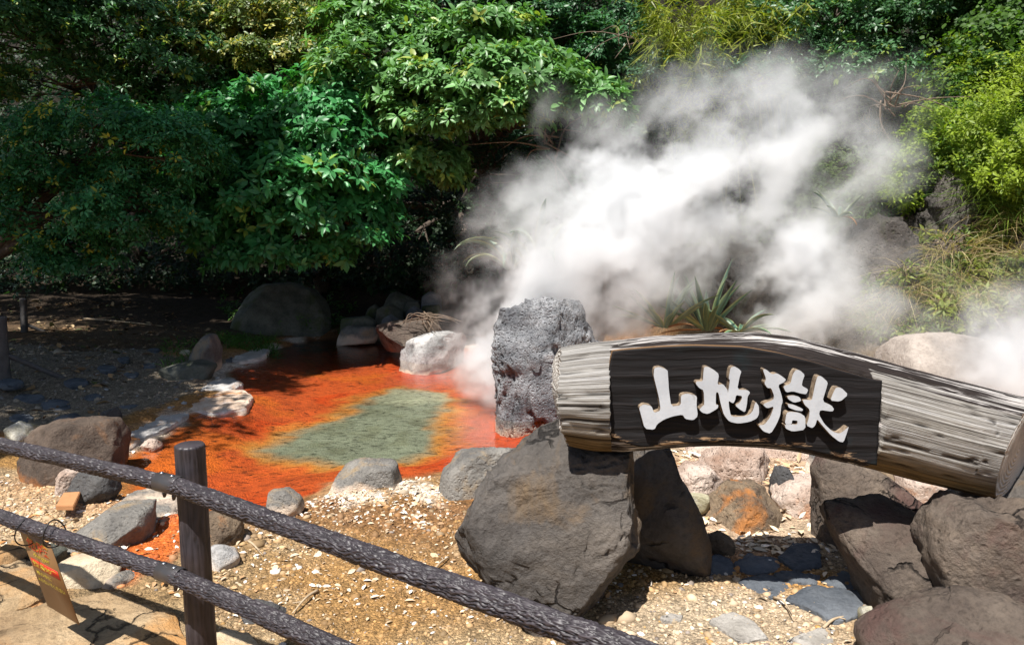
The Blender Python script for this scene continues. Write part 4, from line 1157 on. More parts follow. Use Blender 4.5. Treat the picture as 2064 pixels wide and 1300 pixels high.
# ------------------------------------------------------------------ floor tile, weathered posts
M_TILE = plain('terracotta_tile', (.42, .20, .085), .75, .12, 25, .002)
tp = [gp(112, 1019, .10), gp(128, 992, .10), gp(162, 990, .10), gp(148, 1019, .10)]
tc_ = sum(tp) / 4
bmv = [(p - tc_) for p in tp]
Vt = np.array([v + np.array([0, 0, 0]) for v in bmv] + [v + np.array([0, 0, -.035]) for v in bmv])
Ft = np.array([(0, 3, 2, 1), (4, 5, 6, 7), (0, 1, 5, 4), (1, 2, 6, 5), (2, 3, 7, 6), (3, 0, 4, 7)])
bm = bmesh.new()
vs = [bm.verts.new(v) for v in Vt]
for f_ in Ft: bm.faces.new([vs[i] for i in f_])
bmesh.ops.recalc_face_normals(bm, faces=bm.faces[:])
bmesh.ops.bevel(bm, geom=bm.edges[:], offset=.004, segments=2, affect='EDGES')
me = bpy.data.meshes.new('floor_tile'); bm.to_mesh(me); bm.free(); me.materials.append(M_TILE)
o = add('floor_tile', me, None, tc_ + np.array([0, 0, 0]), 'square terracotta tile lying tilted against the dark grey block', 'tile')
M_POST = plain('grey_weathered_post', (.085, .078, .075), .85, .35, 9, .01)
for lab, x0, y0, x1, y1, r_, Yp in (('tall grey wooden post at the frame edge of the shaded bank', 2, 638, 14, 795, .06, 8.6), ('slimmer grey wooden post farther back in the forest shade', 47, 602, 51, 705, .055, 12.2)):
    pa, pb = at(x1, y1 + 8, Yp), at(x0, y0, Yp)
    pr = empty('wooden_post', (pa[0], pa[1], pa[2]), lab, 'post', 'posts on the shaded bank')
    V, F = tube(interp_path([pa, pb], 30), np.full(30, r_), 20, .08, 4)
    add('shaft', mesh_np('shaft', V - pa, tri(F), M_POST), pr)
    V, F = tube(interp_path([pa * .45 + pb * .55, pa + np.array([.75, .5, .0])], 14), np.full(14, r_ * .55), 12, .1, 6)
    add('brace', mesh_np('brace', V - pa, tri(F), M_POST), pr)
# ------------------------------------------------------------------ foliage
# leaf template (x along, y across, z up) : 8 triangles, folded and drooping
LT8 = np.array([(0, 0, 0), (.32, -.46, .05), (.32, 0, 0), (.32, .46, .05), (.68, -.40, .0), (.68, 0, -.05), (.68, .40, .0), (1, 0, -.16)])
LF8 = np.array([(0, 1, 2), (0, 2, 3), (1, 4, 5), (1, 5, 2), (2, 5, 6), (2, 6, 3), (4, 7, 5), (5, 7, 6)])
LT4 = np.array([(0, 0, 0), (.45, -.5, .05), (.5, 0, -.02), (.45, .5, .05), (1, 0, -.14)])
LF4 = np.array([(0, 1, 2), (0, 2, 3), (1, 4, 2), (2, 4, 3)])

def norm(v):
    return v / (np.linalg.norm(v, axis=-1, keepdims=True) + 1e-9)

def leaf_mesh(pos, d, n, L, W, col, fine=True):
    T, F = (LT8, LF8) if fine else (LT4, LF4)
    d = norm(d); n = norm(n - d * (n * d).sum(1, keepdims=True)); s = np.cross(n, d)
    k = len(T); N = len(pos)
    V = (pos[:, None, :] + d[:, None, :] * (T[None, :, 0:1] * L[:, None, None]) + s[:, None, :] * (T[None, :, 1:2] * W[:, None, None]) + n[:, None, :] * (T[None, :, 2:3] * L[:, None, None]))
    Fm = F[None] + (np.arange(N) * k)[:, None, None]
    return V.reshape(-1, 3), Fm.reshape(-1, 3), np.repeat(col, k, axis=0)

def whorls(C, A, nl, L, wr, r_, col_fn, spread=72, droop=.25, fine=True):
    """rosettes of nl leaves at C facing along A"""
    N = len(C)
    A = norm(A)
    ref = norm(r_.normal(size=(N, 3)))
    u = norm(np.cross(A, ref)); w = np.cross(A, u)
    az = (np.arange(nl)[None] * (2 * np.pi / nl) + r_.uniform(-.5, .5, (N, nl)) + r_.uniform(0, 6, (N, 1)))
    al = np.radians(np.clip(r_.normal(spread, 18, (N, nl)), 15, 120))
    D = A[:, None] * np.cos(al)[..., None] + (u[:, None] * np.cos(az)[..., None] + w[:, None] * np.sin(az)[..., None]) * np.sin(al)[..., None]
    D[..., 2] -= droop * r_.uniform(.3, 1.6, (N, nl))
    Nn = np.repeat(A[:, None], nl, 1) + r_.normal(0, .28, (N, nl, 3))
    Ls = L * r_.uniform(.65, 1.2, (N, nl)) * r_.uniform(.65, 1.25, (N, 1))
    P = np.repeat(C[:, None], nl, 1) + norm(D) * .02
    cc = np.repeat(col_fn(N)[:, None], nl, 1) * r_.uniform(.78, 1.22, (N, nl, 1))
    f = lambda a: a.reshape(-1, a.shape[-1])
    Ls = Ls.ravel()
    return leaf_mesh(f(P), f(D), f(Nn), Ls, Ls * wr * r_.uniform(.85, 1.15, len(Ls)), f(cc), fine)

def crown(ells, L, wr, nl, r_, base, young, young_p=.04, n_sub=34, n_wh=26, fine=True, up=.55, flatpad=.55, droop=.25, spread=72, padr=.36, dens=1.0):
    out = []
    pads = []
    for (c, rad) in ells:
        c = np.asarray(c); rad = np.asarray(rad)
        ns = int(n_sub * dens)
        v = norm(r_.normal(size=(ns * 3, 3)))
        keep = (v[:, 2] > -.55) & (v[:, 1] < .55)
        v = v[keep][:ns]
        pos = c + v * rad * r_.uniform(.62, 1.05, (len(v), 1))
        ps = padr * rad.mean() * r_.uniform(.6, 1.35, len(v))
        pads.append((c, pos))
        for k in range(len(v)):
            n = int(n_wh * r_.uniform(.6, 1.3) * (ps[k] / (padr * rad.mean())))
            w = norm(r_.normal(size=(n, 3)))
            w[:, 2] = np.where(w[:, 2] < -.3, -w[:, 2], w[:, 2])
            P = pos[k] + w * ps[k] * np.array([1.15, 1.0, flatpad]) * r_.uniform(.45, 1.08, (n, 1))
            P[:, 2] -= .25 * ((P[:, 0] - pos[k][0]) ** 2 + (P[:, 1] - pos[k][1]) ** 2) / ps[k]
            A = .45 * v[k] + .45 * w + np.array([0, 0, up]) + r_.normal(0, .25, (n, 3))
            tone = r_.uniform(.82, 1.18)
            yo = r_.uniform(size=n) < young_p * (2.5 if w[:, 2].mean() > .3 else 1)
            def cf(N):
                b_ = np.tile(np.asarray(base) * tone, (N, 1)) * r_.uniform(.8, 1.2, (N, 1))
                b_[yo] = np.asarray(young) * r_.uniform(.7, 1.1, (yo.sum(), 1))
                return b_
            out.append(whorls(P, A, nl, L, wr, r_, cf, spread, droop, fine))
    V, F, Cc = [], [], []
    k = 0
    for a, f_, c_ in out:
        V.append(a); F.append(f_ + k); Cc.append(c_); k += len(a)
    return np.vstack(V), np.vstack(F), np.vstack(Cc), pads

M_TRUNK = plain('tree_bark', (.075, .055, .04), .9, .4, 14, .02)
M_LEAF = leaf_mat('broad_leaf', rough=.42, trans=.25, spec=.42)
M_LEAF2 = leaf_mat('weed_leaf', rough=.5, trans=.38, spec=.3)

def tree(name, label, ells_px, base, L, wr, nl, col, young, seed, group=None, cat='tree', trunk_r=.16, twigs=True, **kw):
    r_ = np.random.default_rng(seed)
    ells = []
    for (x, y, Y, rx, ry, rd) in ells_px:
        s = Y / 1400.
        ells.append((at(x, y, Y), (rx * s, rd, ry * s)))
    V, F, Cc, pads = crown(ells, L, wr, nl, r_, col, young, **kw)
    base = np.asarray(base, float)
    root = empty(name, tuple(base), label, cat, group)
    add('crown', mesh_np('crown', V - base, F, M_LEAF, Cc, smooth=False), root)
    parts = []
    cen = np.mean([c for c, _ in pads], 0)
    fork = base + (cen - base) * np.array([.35, .35, .55])
    n = 14
    path = interp_path([base - np.array([0, 0, .3]), base + (fork - base) * np.array([.2, .3, .5]), fork], n)
    path[1:-1] += r_.normal(0, .03, (n - 2, 3))
    parts.append(tube(path, np.linspace(trunk_r * 1.25, trunk_r * .75, n), 12, .12, seed))
    for c, pos in pads:
        midp = (fork + c) / 2 + np.array([0, 0, .15 * np.linalg.norm(c - fork)])
        pth = interp_path([fork, midp, c], 10)
        parts.append(tube(pth, np.linspace(trunk_r * .55, trunk_r * .22, 10), 8, .1, seed + 1))
        if twigs:
            for p in pos[::2]:
                a0 = pth[r_.integers(4, 10)]
                mm = (a0 + p) / 2 + r_.normal(0, .08, 3) + np.array([0, 0, .06])
                parts.append(tube(interp_path([a0, mm, p], 7), np.linspace(trunk_r * .14, .006, 7), 5))
    V, F = merge(parts)
    add('trunk', mesh_np('trunk', V - base, F, M_TRUNK), root)
    return root

def gb_(x, Y):
    return np.array([x, Y, zs(x, Y)])
DKG = (.022, .070, .030); MDG = (.030, .105, .040); LTG = (.050, .135, .038); YNG = (.22, .28, .035); OLV = (.075, .115, .03)
TG = 'trees on the slope behind the pond'
tree('evergreen_tree', 'dark small-leaved tree drooping over the shaded bank', [(60, 330, 10.6, 150, 110, 1.2), (210, 300, 10.4, 150, 110, 1.2), (330, 320, 10.2, 95, 90, .9), (120, 430, 10.6, 190, 100, 1.2), (270, 420, 10.4, 110, 90, 1.0), (160, 500, 10.8, 75, 70, .7)],
     gb_(-9.9, 12.0), .085, .42, 7, (.05, .205, .075), (.45, .48, .06), 1, TG, n_sub=34, n_wh=34, young_p=.015, droop=.3)
tree('evergreen_tree', 'broad-leaved tree with large mid-green leaves hanging low over the huge boulder', [(480, 330, 12.2, 150, 110, 1.3), (600, 400, 11.8, 160, 110, 1.2), (690, 320, 12.0, 130, 110, 1.2), (450, 450, 12.6, 120, 70, 1.0), (580, 490, 12.0, 120, 70, 1.0), (700, 450, 11.9, 100, 80, 1.0), (680, 240, 12.4, 130, 90, 1.2), (520, 250, 12.6, 140, 80, 1.2)],
     gb_(-4.6, 16.8), .165, .45, 7, (.055, .235, .070), (.22, .36, .06), 2, TG, n_sub=36, n_wh=20, young_p=.01, droop=.38, spread=68, up=.45)
tree('evergreen_tree', 'brightly sunlit glossy-leaved tree reaching towards the steam', [(760, 150, 12.2, 130, 90, 1.2), (900, 170, 11.8, 140, 80, 1.1), (1020, 170, 11.6, 130, 65, 1.0), (1120, 200, 11.4, 110, 55, .9), (850, 250, 11.8, 120, 70, 1.0), (980, 240, 11.5, 120, 50, .9), (1190, 215, 11.3, 75, 38, .6), (780, 70, 12.8, 120, 70, 1.2), (960, 90, 12.4, 120, 60, 1.1), (850, 340, 12.2, 80, 60, .8)],
     gb_(-.6, 17.0), .155, .42, 7, (.125, .27, .085), (.34, .42, .08), 3, TG, n_sub=34, n_wh=20, young_p=.03, droop=.28, flatpad=.42, up=.7)
tree('evergreen_tree', 'tree with yellowish sunlit small leaves above the pond', [(480, 60, 13.6, 130, 70, 1.2), (580, 50, 13.4, 110, 70, 1.1), (560, 130, 13.2, 110, 50, 1.0), (430, 120, 13.6, 110, 60, 1.0), (660, 110, 13.2, 90, 50, 1.0)],
     gb_(-4.4, 19.0), .10, .42, 7, (.12, .18, .05), (.40, .38, .08), 4, TG, n_sub=34, n_wh=30, young_p=.12, droop=.25)
tree('evergreen_tree', 'gloomy tree filling the top corner above the drooping small-leaved tree', [(60, 60, 12.8, 180, 90, 1.3), (230, 60, 13.0, 150, 90, 1.3), (350, 140, 13.0, 120, 70, 1.1), (120, 170, 13.2, 170, 70, 1.1), (330, 20, 13.4, 130, 60, 1.1), (400, 210, 13.4, 100, 60, 1.0), (40, 70, 12.2, 120, 85, 1.0), (20, -20, 15.0, 220, 80, 1.3), (330, -40, 15.5, 220, 80, 1.3), (620, -40, 16.0, 200, 80, 1.3)],
     gb_(-9.5, 17.8), .12, .42, 7, (.06, .165, .06), (.30, .36, .05), 5, TG, n_sub=32, n_wh=22, young_p=.03, fine=False)
tree('evergreen_tree', 'dark tree behind the glossy-leaved tree at the top of the picture', [(700, 10, 15.5, 180, 80, 1.4), (900, 10, 15.5, 180, 70, 1.4), (1060, 50, 15.0, 150, 70, 1.3), (1180, 30, 15.2, 140, 80, 1.3), (1220, 120, 14.6, 110, 70, 1.1), (980, -40, 16.8, 220, 80, 1.3), (1250, -30, 16.4, 180, 80, 1.2), (1120, 110, 14.8, 120, 60, 1.0)],
     gb_(-.2, 20.5), .12, .42, 7, (.045, .135, .05), (.2, .28, .05), 6, TG, n_sub=32, n_wh=20, young_p=.01, fine=False)
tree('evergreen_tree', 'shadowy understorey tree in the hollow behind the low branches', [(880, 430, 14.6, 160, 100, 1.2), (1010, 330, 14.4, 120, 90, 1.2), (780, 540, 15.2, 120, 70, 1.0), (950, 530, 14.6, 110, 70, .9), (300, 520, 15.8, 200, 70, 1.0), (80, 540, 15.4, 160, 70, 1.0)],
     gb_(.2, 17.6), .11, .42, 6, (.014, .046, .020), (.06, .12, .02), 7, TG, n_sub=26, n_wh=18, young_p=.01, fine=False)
tree('evergreen_tree', 'dark shrubby tree at the top above the steam', [(1560, 60, 13.6, 130, 70, 1.0), (1680, 40, 13.4, 120, 70, 1.0), (1790, 60, 13.0, 110, 80, 1.0), (1620, 130, 13.2, 120, 50, .9), (1750, 140, 12.8, 100, 60, .9), (1480, 110, 13.6, 90, 60, .8), (1850, 20, 12.6, 90, 70, .9)],
     gb_(5.8, 15.4), .105, .42, 7, (.05, .135, .045), (.2, .28, .05), 8, TG, n_sub=30, n_wh=20, young_p=.03, fine=False)
tree('evergreen_tree', 'grey-green bush under the bamboo above the steam', [(1330, 190, 12.4, 90, 60, .8), (1420, 180, 12.4, 90, 55, .8), (1530, 170, 12.2, 90, 50, .7), (1280, 250, 12.6, 80, 60, .7)],
     gb_(3.6, 13.9), .08, .42, 7, (.04, .10, .045), (.14, .2, .05), 9, TG, n_sub=26, n_wh=24, fine=False, trunk_r=.08, cat='bush')
# tall tree outside the frame whose crown shades the bank
def crown_world(name, label, ells, base, L, seed, n_sub=40, n_wh=22, col=(.03, .08, .03)):
    r_ = np.random.default_rng(seed)
    V, F, Cc, pads = crown(ells, L, .45, 6, r_, col, (.1, .16, .03), n_sub=n_sub, n_wh=n_wh, fine=False)
    base = np.asarray(base, float)
    root = empty(name, tuple(base), label, 'tree', 'tall trees beside the bank')
    add('crown', mesh_np('crown', V - base, F, M_LEAF, Cc, smooth=False), root)
    fork = base + np.array([.4, .2, 4.2])
    parts = [tube(interp_path([base - np.array([0, 0, .3]), base + np.array([.1, 0, 2]), fork], 10), np.linspace(.32, .2, 10), 12, .12, seed)]
    for c, pos in pads:
        parts.append(tube(interp_path([fork, (fork + c) / 2 + np.array([0, 0, .3]), c], 10), np.linspace(.16, .05, 10), 8, .1, seed))
    V, F = merge(parts)
    add('trunk', mesh_np('trunk', V - base, F, M_TRUNK), root)
crown_world('shade_tree', 'tall spreading tree beside the bank whose shade darkens the gravel', [((-7.6, 4.4, 7.0), (2.2, 1.9, 1.1)), ((-7.0, 6.6, 7.2), (2.0, 1.8, 1.1)), ((-8.6, 8.2, 6.8), (2.6, 1.8, 1.2)), ((-9.6, 5.6, 6.8), (2.0, 2.4, 1.2)), ((-6.4, 8.6, 7.6), (1.9, 1.6, 1.0))], gb_(-9.6, 6.4), .18, 31, n_sub=70, n_wh=28)
crown_world('shade_tree', 'taller forest tree whose high crown darkens the drooping tree below', [((-9.5, 10.5, 8.6), (2.4, 1.8, 1.2)), ((-8.0, 11.0, 8.4), (2.0, 1.7, 1.1)), ((-8.2, 12.8, 9.0), (2.6, 1.8, 1.2)), ((-11.6, 12.0, 8.4), (2.2, 2.0, 1.2))], gb_(-13.8, 15.2), .18, 33, n_sub=28)
crown_world('shade_tree', 'high forest crown rising out of sight above the pond hollow', [((-1.0, 14.8, 9.2), (2.0, 1.4, 1.0)), ((1.2, 15.0, 9.0), (2.0, 1.4, 1.0)), ((3.0, 15.4, 9.6), (2.0, 1.4, 1.0)), ((-2.2, 16.2, 10.2), (2.2, 1.6, 1.1)), ((0.6, 16.8, 10.6), (2.2, 1.6, 1.1))], gb_(.4, 19.0), .18, 34)

# ------------------------------------------------------------------ bamboo
M_BLADE = leaf_mat('grass_blade', rough=.45, trans=.35, spec=.35)
def blades(P, D, L, W, bend, r_, col, k=5):
    """curved ribbon blades"""
    N = len(P)
    D = norm(D)
    side = norm(np.cross(D, r_.normal(size=(N, 3))))
    t = np.linspace(0, 1, k)
    wd = np.array([.7, 1, .85, .5, .04]) if k == 5 else np.interp(t, [0, .3, .7, 1], [.6, 1, .7, .04])
    hz = D.copy(); hz[:, 2] = 0; hz = norm(hz + r_.normal(0, .2, (N, 3)) * np.array([1, 1, 0]))
    C = P[:, None] + D[:, None] * (t[None, :, None] * L[:, None, None]) + hz[:, None] * ((t ** 2)[None, :, None] * (bend * L)[:, None, None] * .7) - np.array([0, 0, 1.]) * ((t ** 2.2)[None, :, None] * (bend * L)[:, None, None] * .8)
    a = C - side[:, None] * (wd[None, :, None] * W[:, None, None] / 2)
    b_ = C + side[:, None] * (wd[None, :, None] * W[:, None, None] / 2)
    V = np.stack([a, b_], 2).reshape(N, -1, 3)
    F = []
    for i in range(k - 1):
        F += [(2 * i, 2 * i + 1, 2 * i + 3), (2 * i, 2 * i + 3, 2 * i + 2)]
    F = np.array(F)[None] + (np.arange(N) * 2 * k)[:, None, None]
    return V.reshape(-1, 3), F.reshape(-1, 3), np.repeat(col, 2 * k, axis=0)

M_CULM = plain('bamboo_culm', (.22, .22, .06), .5, .2)
for kk, (lab, x0, y0, Y) in enumerate((('arching yellow-green bamboo clump hanging over the steam', 1400, 30, 11.8), ('second bamboo clump behind the arching one', 1500, 10, 12.6), ('small bamboo clump beside the glossy-leaved tree', 1335, 20, 12.4))):
    r_ = np.random.default_rng(60 + kk)
    b0_ = at(x0 + 60, y0 + 60, Y + 1.0)
    b0_[2] = zs(b0_[0], b0_[1])
    root = empty('bamboo', tuple(b0_), lab, 'bamboo', 'bamboo on the slope')
    parts, LVs = [], []
    for c in range(12):
        tip = at(x0 + r_.normal(0, 55), y0 + r_.normal(10, 45), Y - r_.uniform(0, .6))
        tip[2] = max(tip[2], b0_[2] + .6)
        s = b0_ + r_.normal(0, .25, 3) * np.array([1, 1, 0])
        mid = s * .4 + tip * .6 + np.array([0, 0, .7])
        pth = interp_path([s, (s + mid) / 2 + np.array([0, 0, .35]), mid, tip], 14)
        parts.append(tube(pth, np.linspace(.014, .003, 14), 6))
        for q_ in range(34):
            p = pth[r_.integers(5, 14)] + r_.normal(0, .09, 3)
            n = 5
            D = r_.normal(0, .6, (n, 3)) + np.array([-.1, -.3, -.35])
            colr = np.array([.20, .26, .04]) * r_.uniform(.6, 1.3, (n, 1)) * np.array([1.0, 1, 1]) + np.array([.1, .06, 0]) * r_.uniform(0, 1, (n, 1))
            LVs.append(blades(np.tile(p, (n, 1)), D, r_.uniform(.14, .26, n), r_.uniform(.016, .026, n), np.full(n, .35), r_, colr))
    V, F = merge(parts)
    add('culms', mesh_np('culms', V - b0_, F, M_CULM), root)
    V = np.vstack([a for a, _, _ in LVs]); k = np.cumsum([0] + [len(a) for a, _, _ in LVs[:-1]])
    F = np.vstack([f_ + o_ for (_, f_, _), o_ in zip(LVs, k)]); Cc = np.vstack([c for _, _, c in LVs])
    add('foliage', mesh_np('foliage', V - b0_, F, M_BLADE, Cc, smooth=False), root)

# ------------------------------------------------------------------ slope cover : weeds, vines, grasses
def hill_hits(poly, n, r_, Ymin=5.5, Ymax=16, step=.06):
    """points of the ground surface seen inside an image region, found by marching sight lines"""
    poly = np.asarray(poly, float)
    mn, mx_ = poly.min(0), poly.max(0)
    q = r_.uniform(mn, mx_, (n * 3, 2))
    q = q[poly_sdf(q, poly) < 0][:n]
    a, b_ = (q[:, 0] - CX) / FPX, (CY - q[:, 1]) / FPX
    D = np.stack([a, CP + b_ * SP, -SP + b_ * CP], 1)
    D /= D[:, 1:2]
    out = np.full(len(q), np.nan)
    for Y in np.arange(Ymin, Ymax, step):
        P = D * Y + np.array([0, 0, HC])
        hit = np.isnan(out) & (P[:, 2] < zgrid(P[:, 0], P[:, 1]))
        out[hit] = Y
    ok = ~np.isnan(out)
    P = D[ok] * out[ok][:, None] + np.array([0, 0, HC])
    return P

def hill_normal(P):
    e = .12
    zx = zgrid(P[:, 0] + e, P[:, 1]) - zgrid(P[:, 0] - e, P[:, 1])
    zy = zgrid(P[:, 0], P[:, 1] + e) - zgrid(P[:, 0], P[:, 1] - e)
    return norm(np.stack([-zx / (2 * e), -zy / (2 * e), np.ones(len(P))], 1))

def cover(name, label, polys, n, L, wr, base, young, seed, young_p=.2, rise=.25, nl=5, cat='weeds', clump=True, lum=.35, fine=False, droop=.15, Ymax=16):
    r_ = np.random.default_rng(seed)
    P = np.vstack([hill_hits(p, max(40, n // len(polys)), r_, Ymax=Ymax) for p in polys])
    N = hill_normal(P)
    lump = fbm(P * 2.2, 3, seed)
    keep = lump > -.55
    P, N, lump = P[keep], N[keep], lump[keep]
    P = P + N * (rise * r_.uniform(0, 1, (len(P), 1)) ** 1.3 * (1 + lum * lump[:, None] * 2)) + np.array([0, 0, 1.]) * .02
    A = N * .6 + np.array([0, 0, .5]) + np.array([0, -.15, 0]) + r_.normal(0, .4, P.shape)
    def cf(M):
        t = np.clip(.5 + lump * .9 + r_.normal(0, .25, M), 0, 1)[:, None]
        c = np.asarray(base) * (1 - t) + np.asarray(young) * t
        return c * r_.uniform(.8, 1.2, (M, 1))
    V, F, C_ = whorls(P, A, nl, L, wr, r_, cf, 70, droop, fine)
    o = P.mean(0)
    return add(name, mesh_np(name, V - o, F, M_LEAF2, C_, smooth=False), None, o, label, cat, None, 'stuff')

WEED = [(1845, 330), (1880, 230), (1960, 130), (2070, 100), (2120, 100), (2120, 430), (2060, 430), (1960, 380), (1905, 345), (1870, 420), (1830, 440)]
cover('undergrowth', 'yellow-green weeds covering the sunny slope', [WEED], 11000, .07, .42, (.045, .12, .016), (.24, .32, .028), 71, rise=.5, lum=.6)
cover('undergrowth', 'low weeds and ferns thinning into the steam', [[(1700, 480), (1900, 480), (2064, 450), (2100, 640), (1900, 690), (1740, 690)]], 1300, .10, .34, (.08, .13, .03), (.24, .27, .06), 72, rise=.22)
cover('ivy', 'dark ivy curtain hanging down the cliff in the top corner', [[(1880, -20), (2100, -20), (2100, 120), (1990, 190), (1930, 220), (1885, 200)]], 4200, .085, .8, (.014, .055, .016), (.075, .15, .025), 73, rise=.45, lum=.6, cat='ivy', fine=True, droop=.45)
cover('undergrowth', 'dim ground cover on the slope around the rocks behind the steam', [[(1300, 250), (1880, 160), (1880, 420), (1700, 480), (1300, 520)]], 3600, .09, .4, (.045, .085, .03), (.12, .16, .05), 74, rise=.2)
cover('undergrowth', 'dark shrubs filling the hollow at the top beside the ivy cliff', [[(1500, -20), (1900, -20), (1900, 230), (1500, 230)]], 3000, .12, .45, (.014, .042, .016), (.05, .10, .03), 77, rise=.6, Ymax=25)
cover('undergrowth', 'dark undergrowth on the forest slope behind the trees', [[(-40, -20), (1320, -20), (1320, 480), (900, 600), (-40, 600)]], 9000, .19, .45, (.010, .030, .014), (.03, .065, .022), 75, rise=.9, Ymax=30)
cover('undergrowth', 'low green plants at the foot of the huge boulder and rock heap', [[(440, 640), (560, 676), (700, 672), (700, 640), (760, 600), (700, 560), (440, 580)]], 700, .11, .4, (.03, .085, .02), (.07, .15, .03), 76, rise=.25)

def tufts(name, label, poly, ntuft, per, L, W, cols, seed, bend=.6, cat='grass', Y=None):
    r_ = np.random.default_rng(seed)
    P = hill_hits(poly, ntuft, r_)
    N = hill_normal(P)
    Q = np.repeat(P, per, 0) + r_.normal(0, .05, (len(P) * per, 3)) * np.array([1, 1, .1])
    D = np.repeat(N * .5 + np.array([0, -.1, .7]), per, 0) + r_.normal(0, .42, (len(Q), 3))
    n = len(Q)
    cc = np.asarray(cols)[r_.integers(0, len(cols), n)] * r_.uniform(.7, 1.25, (n, 1))
    V, F, C_ = blades(Q, D, L * r_.uniform(.5, 1.2, n), W * r_.uniform(.6, 1.2, n), bend * r_.uniform(.4, 1.4, n), r_, cc)
    o = P.mean(0)
    return add(name, mesh_np(name, V - o, F, M_BLADE, C_, smooth=False), None, o, label, cat, None, 'stuff')
GRN = [(.12, .20, .03), (.20, .27, .04), (.09, .15, .03)]
DRY = [(.42, .32, .17), (.52, .42, .26), (.30, .20, .10), (.36, .30, .12)]
tufts('grass', 'long arching green grass on the cliff at the frame edge', [(1930, 400), (2010, 330), (2080, 340), (2080, 470), (1960, 450)], 60, 26, .55, .013, GRN, 81, .8)
tufts('grass', 'dry straw-coloured grass hanging on the slope', [(1850, 480), (2064, 430), (2090, 600), (1900, 640), (1800, 620)], 80, 22, .55, .008, DRY + [(.16, .2, .04)], 82, 1.0)
tufts('grass', 'thin dry grass fading into the steam by the pale boulder', [(1690, 600), (1880, 560), (1900, 670), (1720, 690)], 50, 18, .4, .008, DRY + GRN, 83, .9)
tufts('grass', 'dry twiggy grass on the rocks at the top of the steam', [(1740, 200), (1860, 200), (1860, 270), (1740, 300)], 30, 16, .5, .009, DRY, 84, 1.0)

# short grass on the far shore
r_ = np.random.default_rng(91)
for lab, (xa, xb, ya, yb), n in (('short green grass along the far shore of the pond', (440, 560, 676, 700), 900), ('sparse grass blades on the shaded bank near the pointed rock', (330, 430, 690, 740), 350)):
    q = np.array([gp(r_.uniform(xa, xb), r_.uniform(ya, yb), .1) for _ in range(n)])
    q[:, 2] = ground_z(q[:, 0], q[:, 1])
    V, F, C_ = blades(q, r_.normal(0, .35, (n, 3)) + np.array([0, 0, 1.]), r_.uniform(.08, .26, n), np.full(n, .012), r_.uniform(.3, .9, n), r_, np.array([.07, .15, .025]) * r_.uniform(.6, 1.4, (n, 1)))
    o = q.mean(0)
    add('grass', mesh_np('grass', V - o, F, M_BLADE, C_, smooth=False), None, o, lab, 'grass', None, 'stuff')

# ------------------------------------------------------------------ agaves
m, nt, b = newmat('agave_leaf')
lc = attr(nt, 'Lc', 'Vector')
sx_ = nd(nt, 'ShaderNodeSeparateXYZ', {0: lc}).outputs[1]
st_ = ramp(nt, math_(nt, 'ABSOLUTE', sx_), [(.0, (.05, .11, .08)), (.70, (.085, .16, .12)), (.86, (.20, .24, .11)), (1.0, (.26, .27, .12))])
oi = nd(nt, 'ShaderNodeObjectInfo').outputs['Random']
st_ = mix(nt, 1.0, st_, ramp(nt, oi, [(0., (.8, .9, .9)), (1., (1.25, 1.2, 1.0))]), 'MULTIPLY')
setin(nt, b, 'Base Color', mix(nt, 1.0, st_, ramp(nt, noise(nt, lc, 9, 4, .6), [(.3, .8), (.7, 1.15)]), 'MULTIPLY')); setin(nt, b, 'Roughness', .45)
M_AGAVE = m
M_DRYLEAF = plain('dead_agave_leaf', (.20, .10, .04), .8, .35, 12, .01)
def agave_leaf(L, W, elev, bend, r_):
    k, s = 14, 5
    t = np.linspace(0, 1, k)
    a = elev - bend * t ** 1.6
    dx, dz = np.cos(a), np.sin(a)
    x = np.r_[0, np.cumsum((dx[1:] + dx[:-1]) / 2)] * L / (k - 1); z = np.r_[0, np.cumsum((dz[1:] + dz[:-1]) / 2)] * L / (k - 1)
    w = W * np.interp(t, [0, .12, .45, .8, 1], [.75, .8, 1, .55, .02])
    V, A_l = [], []
    for i in range(k):
        for j in range(s):
            v = j / (s - 1) * 2 - 1
            lift = .32 * v * v * w[i]
            V.append((x[i] - math.sin(a[i]) * lift, v * w[i] / 2, z[i] + math.cos(a[i]) * lift)); A_l.append((t[i], v, 0))
    for i in range(k):      # thick underside
        for j in range(s):
            v = j / (s - 1) * 2 - 1
            th = .22 * w[i] * (1 - v * v)
            lift = .32 * v * v * w[i] - th
            V.append((x[i] - math.sin(a[i]) * lift, v * w[i] / 2, z[i] + math.cos(a[i]) * lift)); A_l.append((t[i], v, 0))
    F = []
    o = k * s
    for i in range(k - 1):
        for j in range(s - 1):
            p = i * s + j
            F.append((p, p + s, p + s + 1, p + 1)); F.append((o + p, o + p + 1, o + p + s + 1, o + p + s))
    return np.array(V), np.array(F), np.array(A_l)
def agave(label, base, leaves, seed, L, W, dead=0, bendr=(.3, .9), elevr=(.5, 1.4)):
    r_ = np.random.default_rng(seed)
    root = empty('agave', tuple(base), label, 'agave', 'agave plants on the slope')
    for k in range(leaves + dead):
        dd = k >= leaves
        az = k * 2.399 + r_.uniform(-.3, .3)
        el = r_.uniform(*elevr) if not dd else r_.uniform(-.1, .4)
        V, F, A_l = agave_leaf(L * r_.uniform(.7, 1.15) * (.75 if dd else 1), W * r_.uniform(.8, 1.15) * (.6 if dd else 1), el, r_.uniform(*bendr) * (1.6 if dd else 1), r_)
        o = add('leaf', mesh_np('leaf', V, F, M_DRYLEAF if dd else M_AGAVE, attrs={'Lc': A_l}), root, (.06 * math.cos(az), .06 * math.sin(az), 0.02), label='dead brown leaf' if dd else None)
        o.rotation_euler = (0, 0, az)
def gpt(x, y, Y):
    p = at(x, y, Y); p[2] = max(zs(p[0], p[1]) - .03, p[2] - .4)
    return p
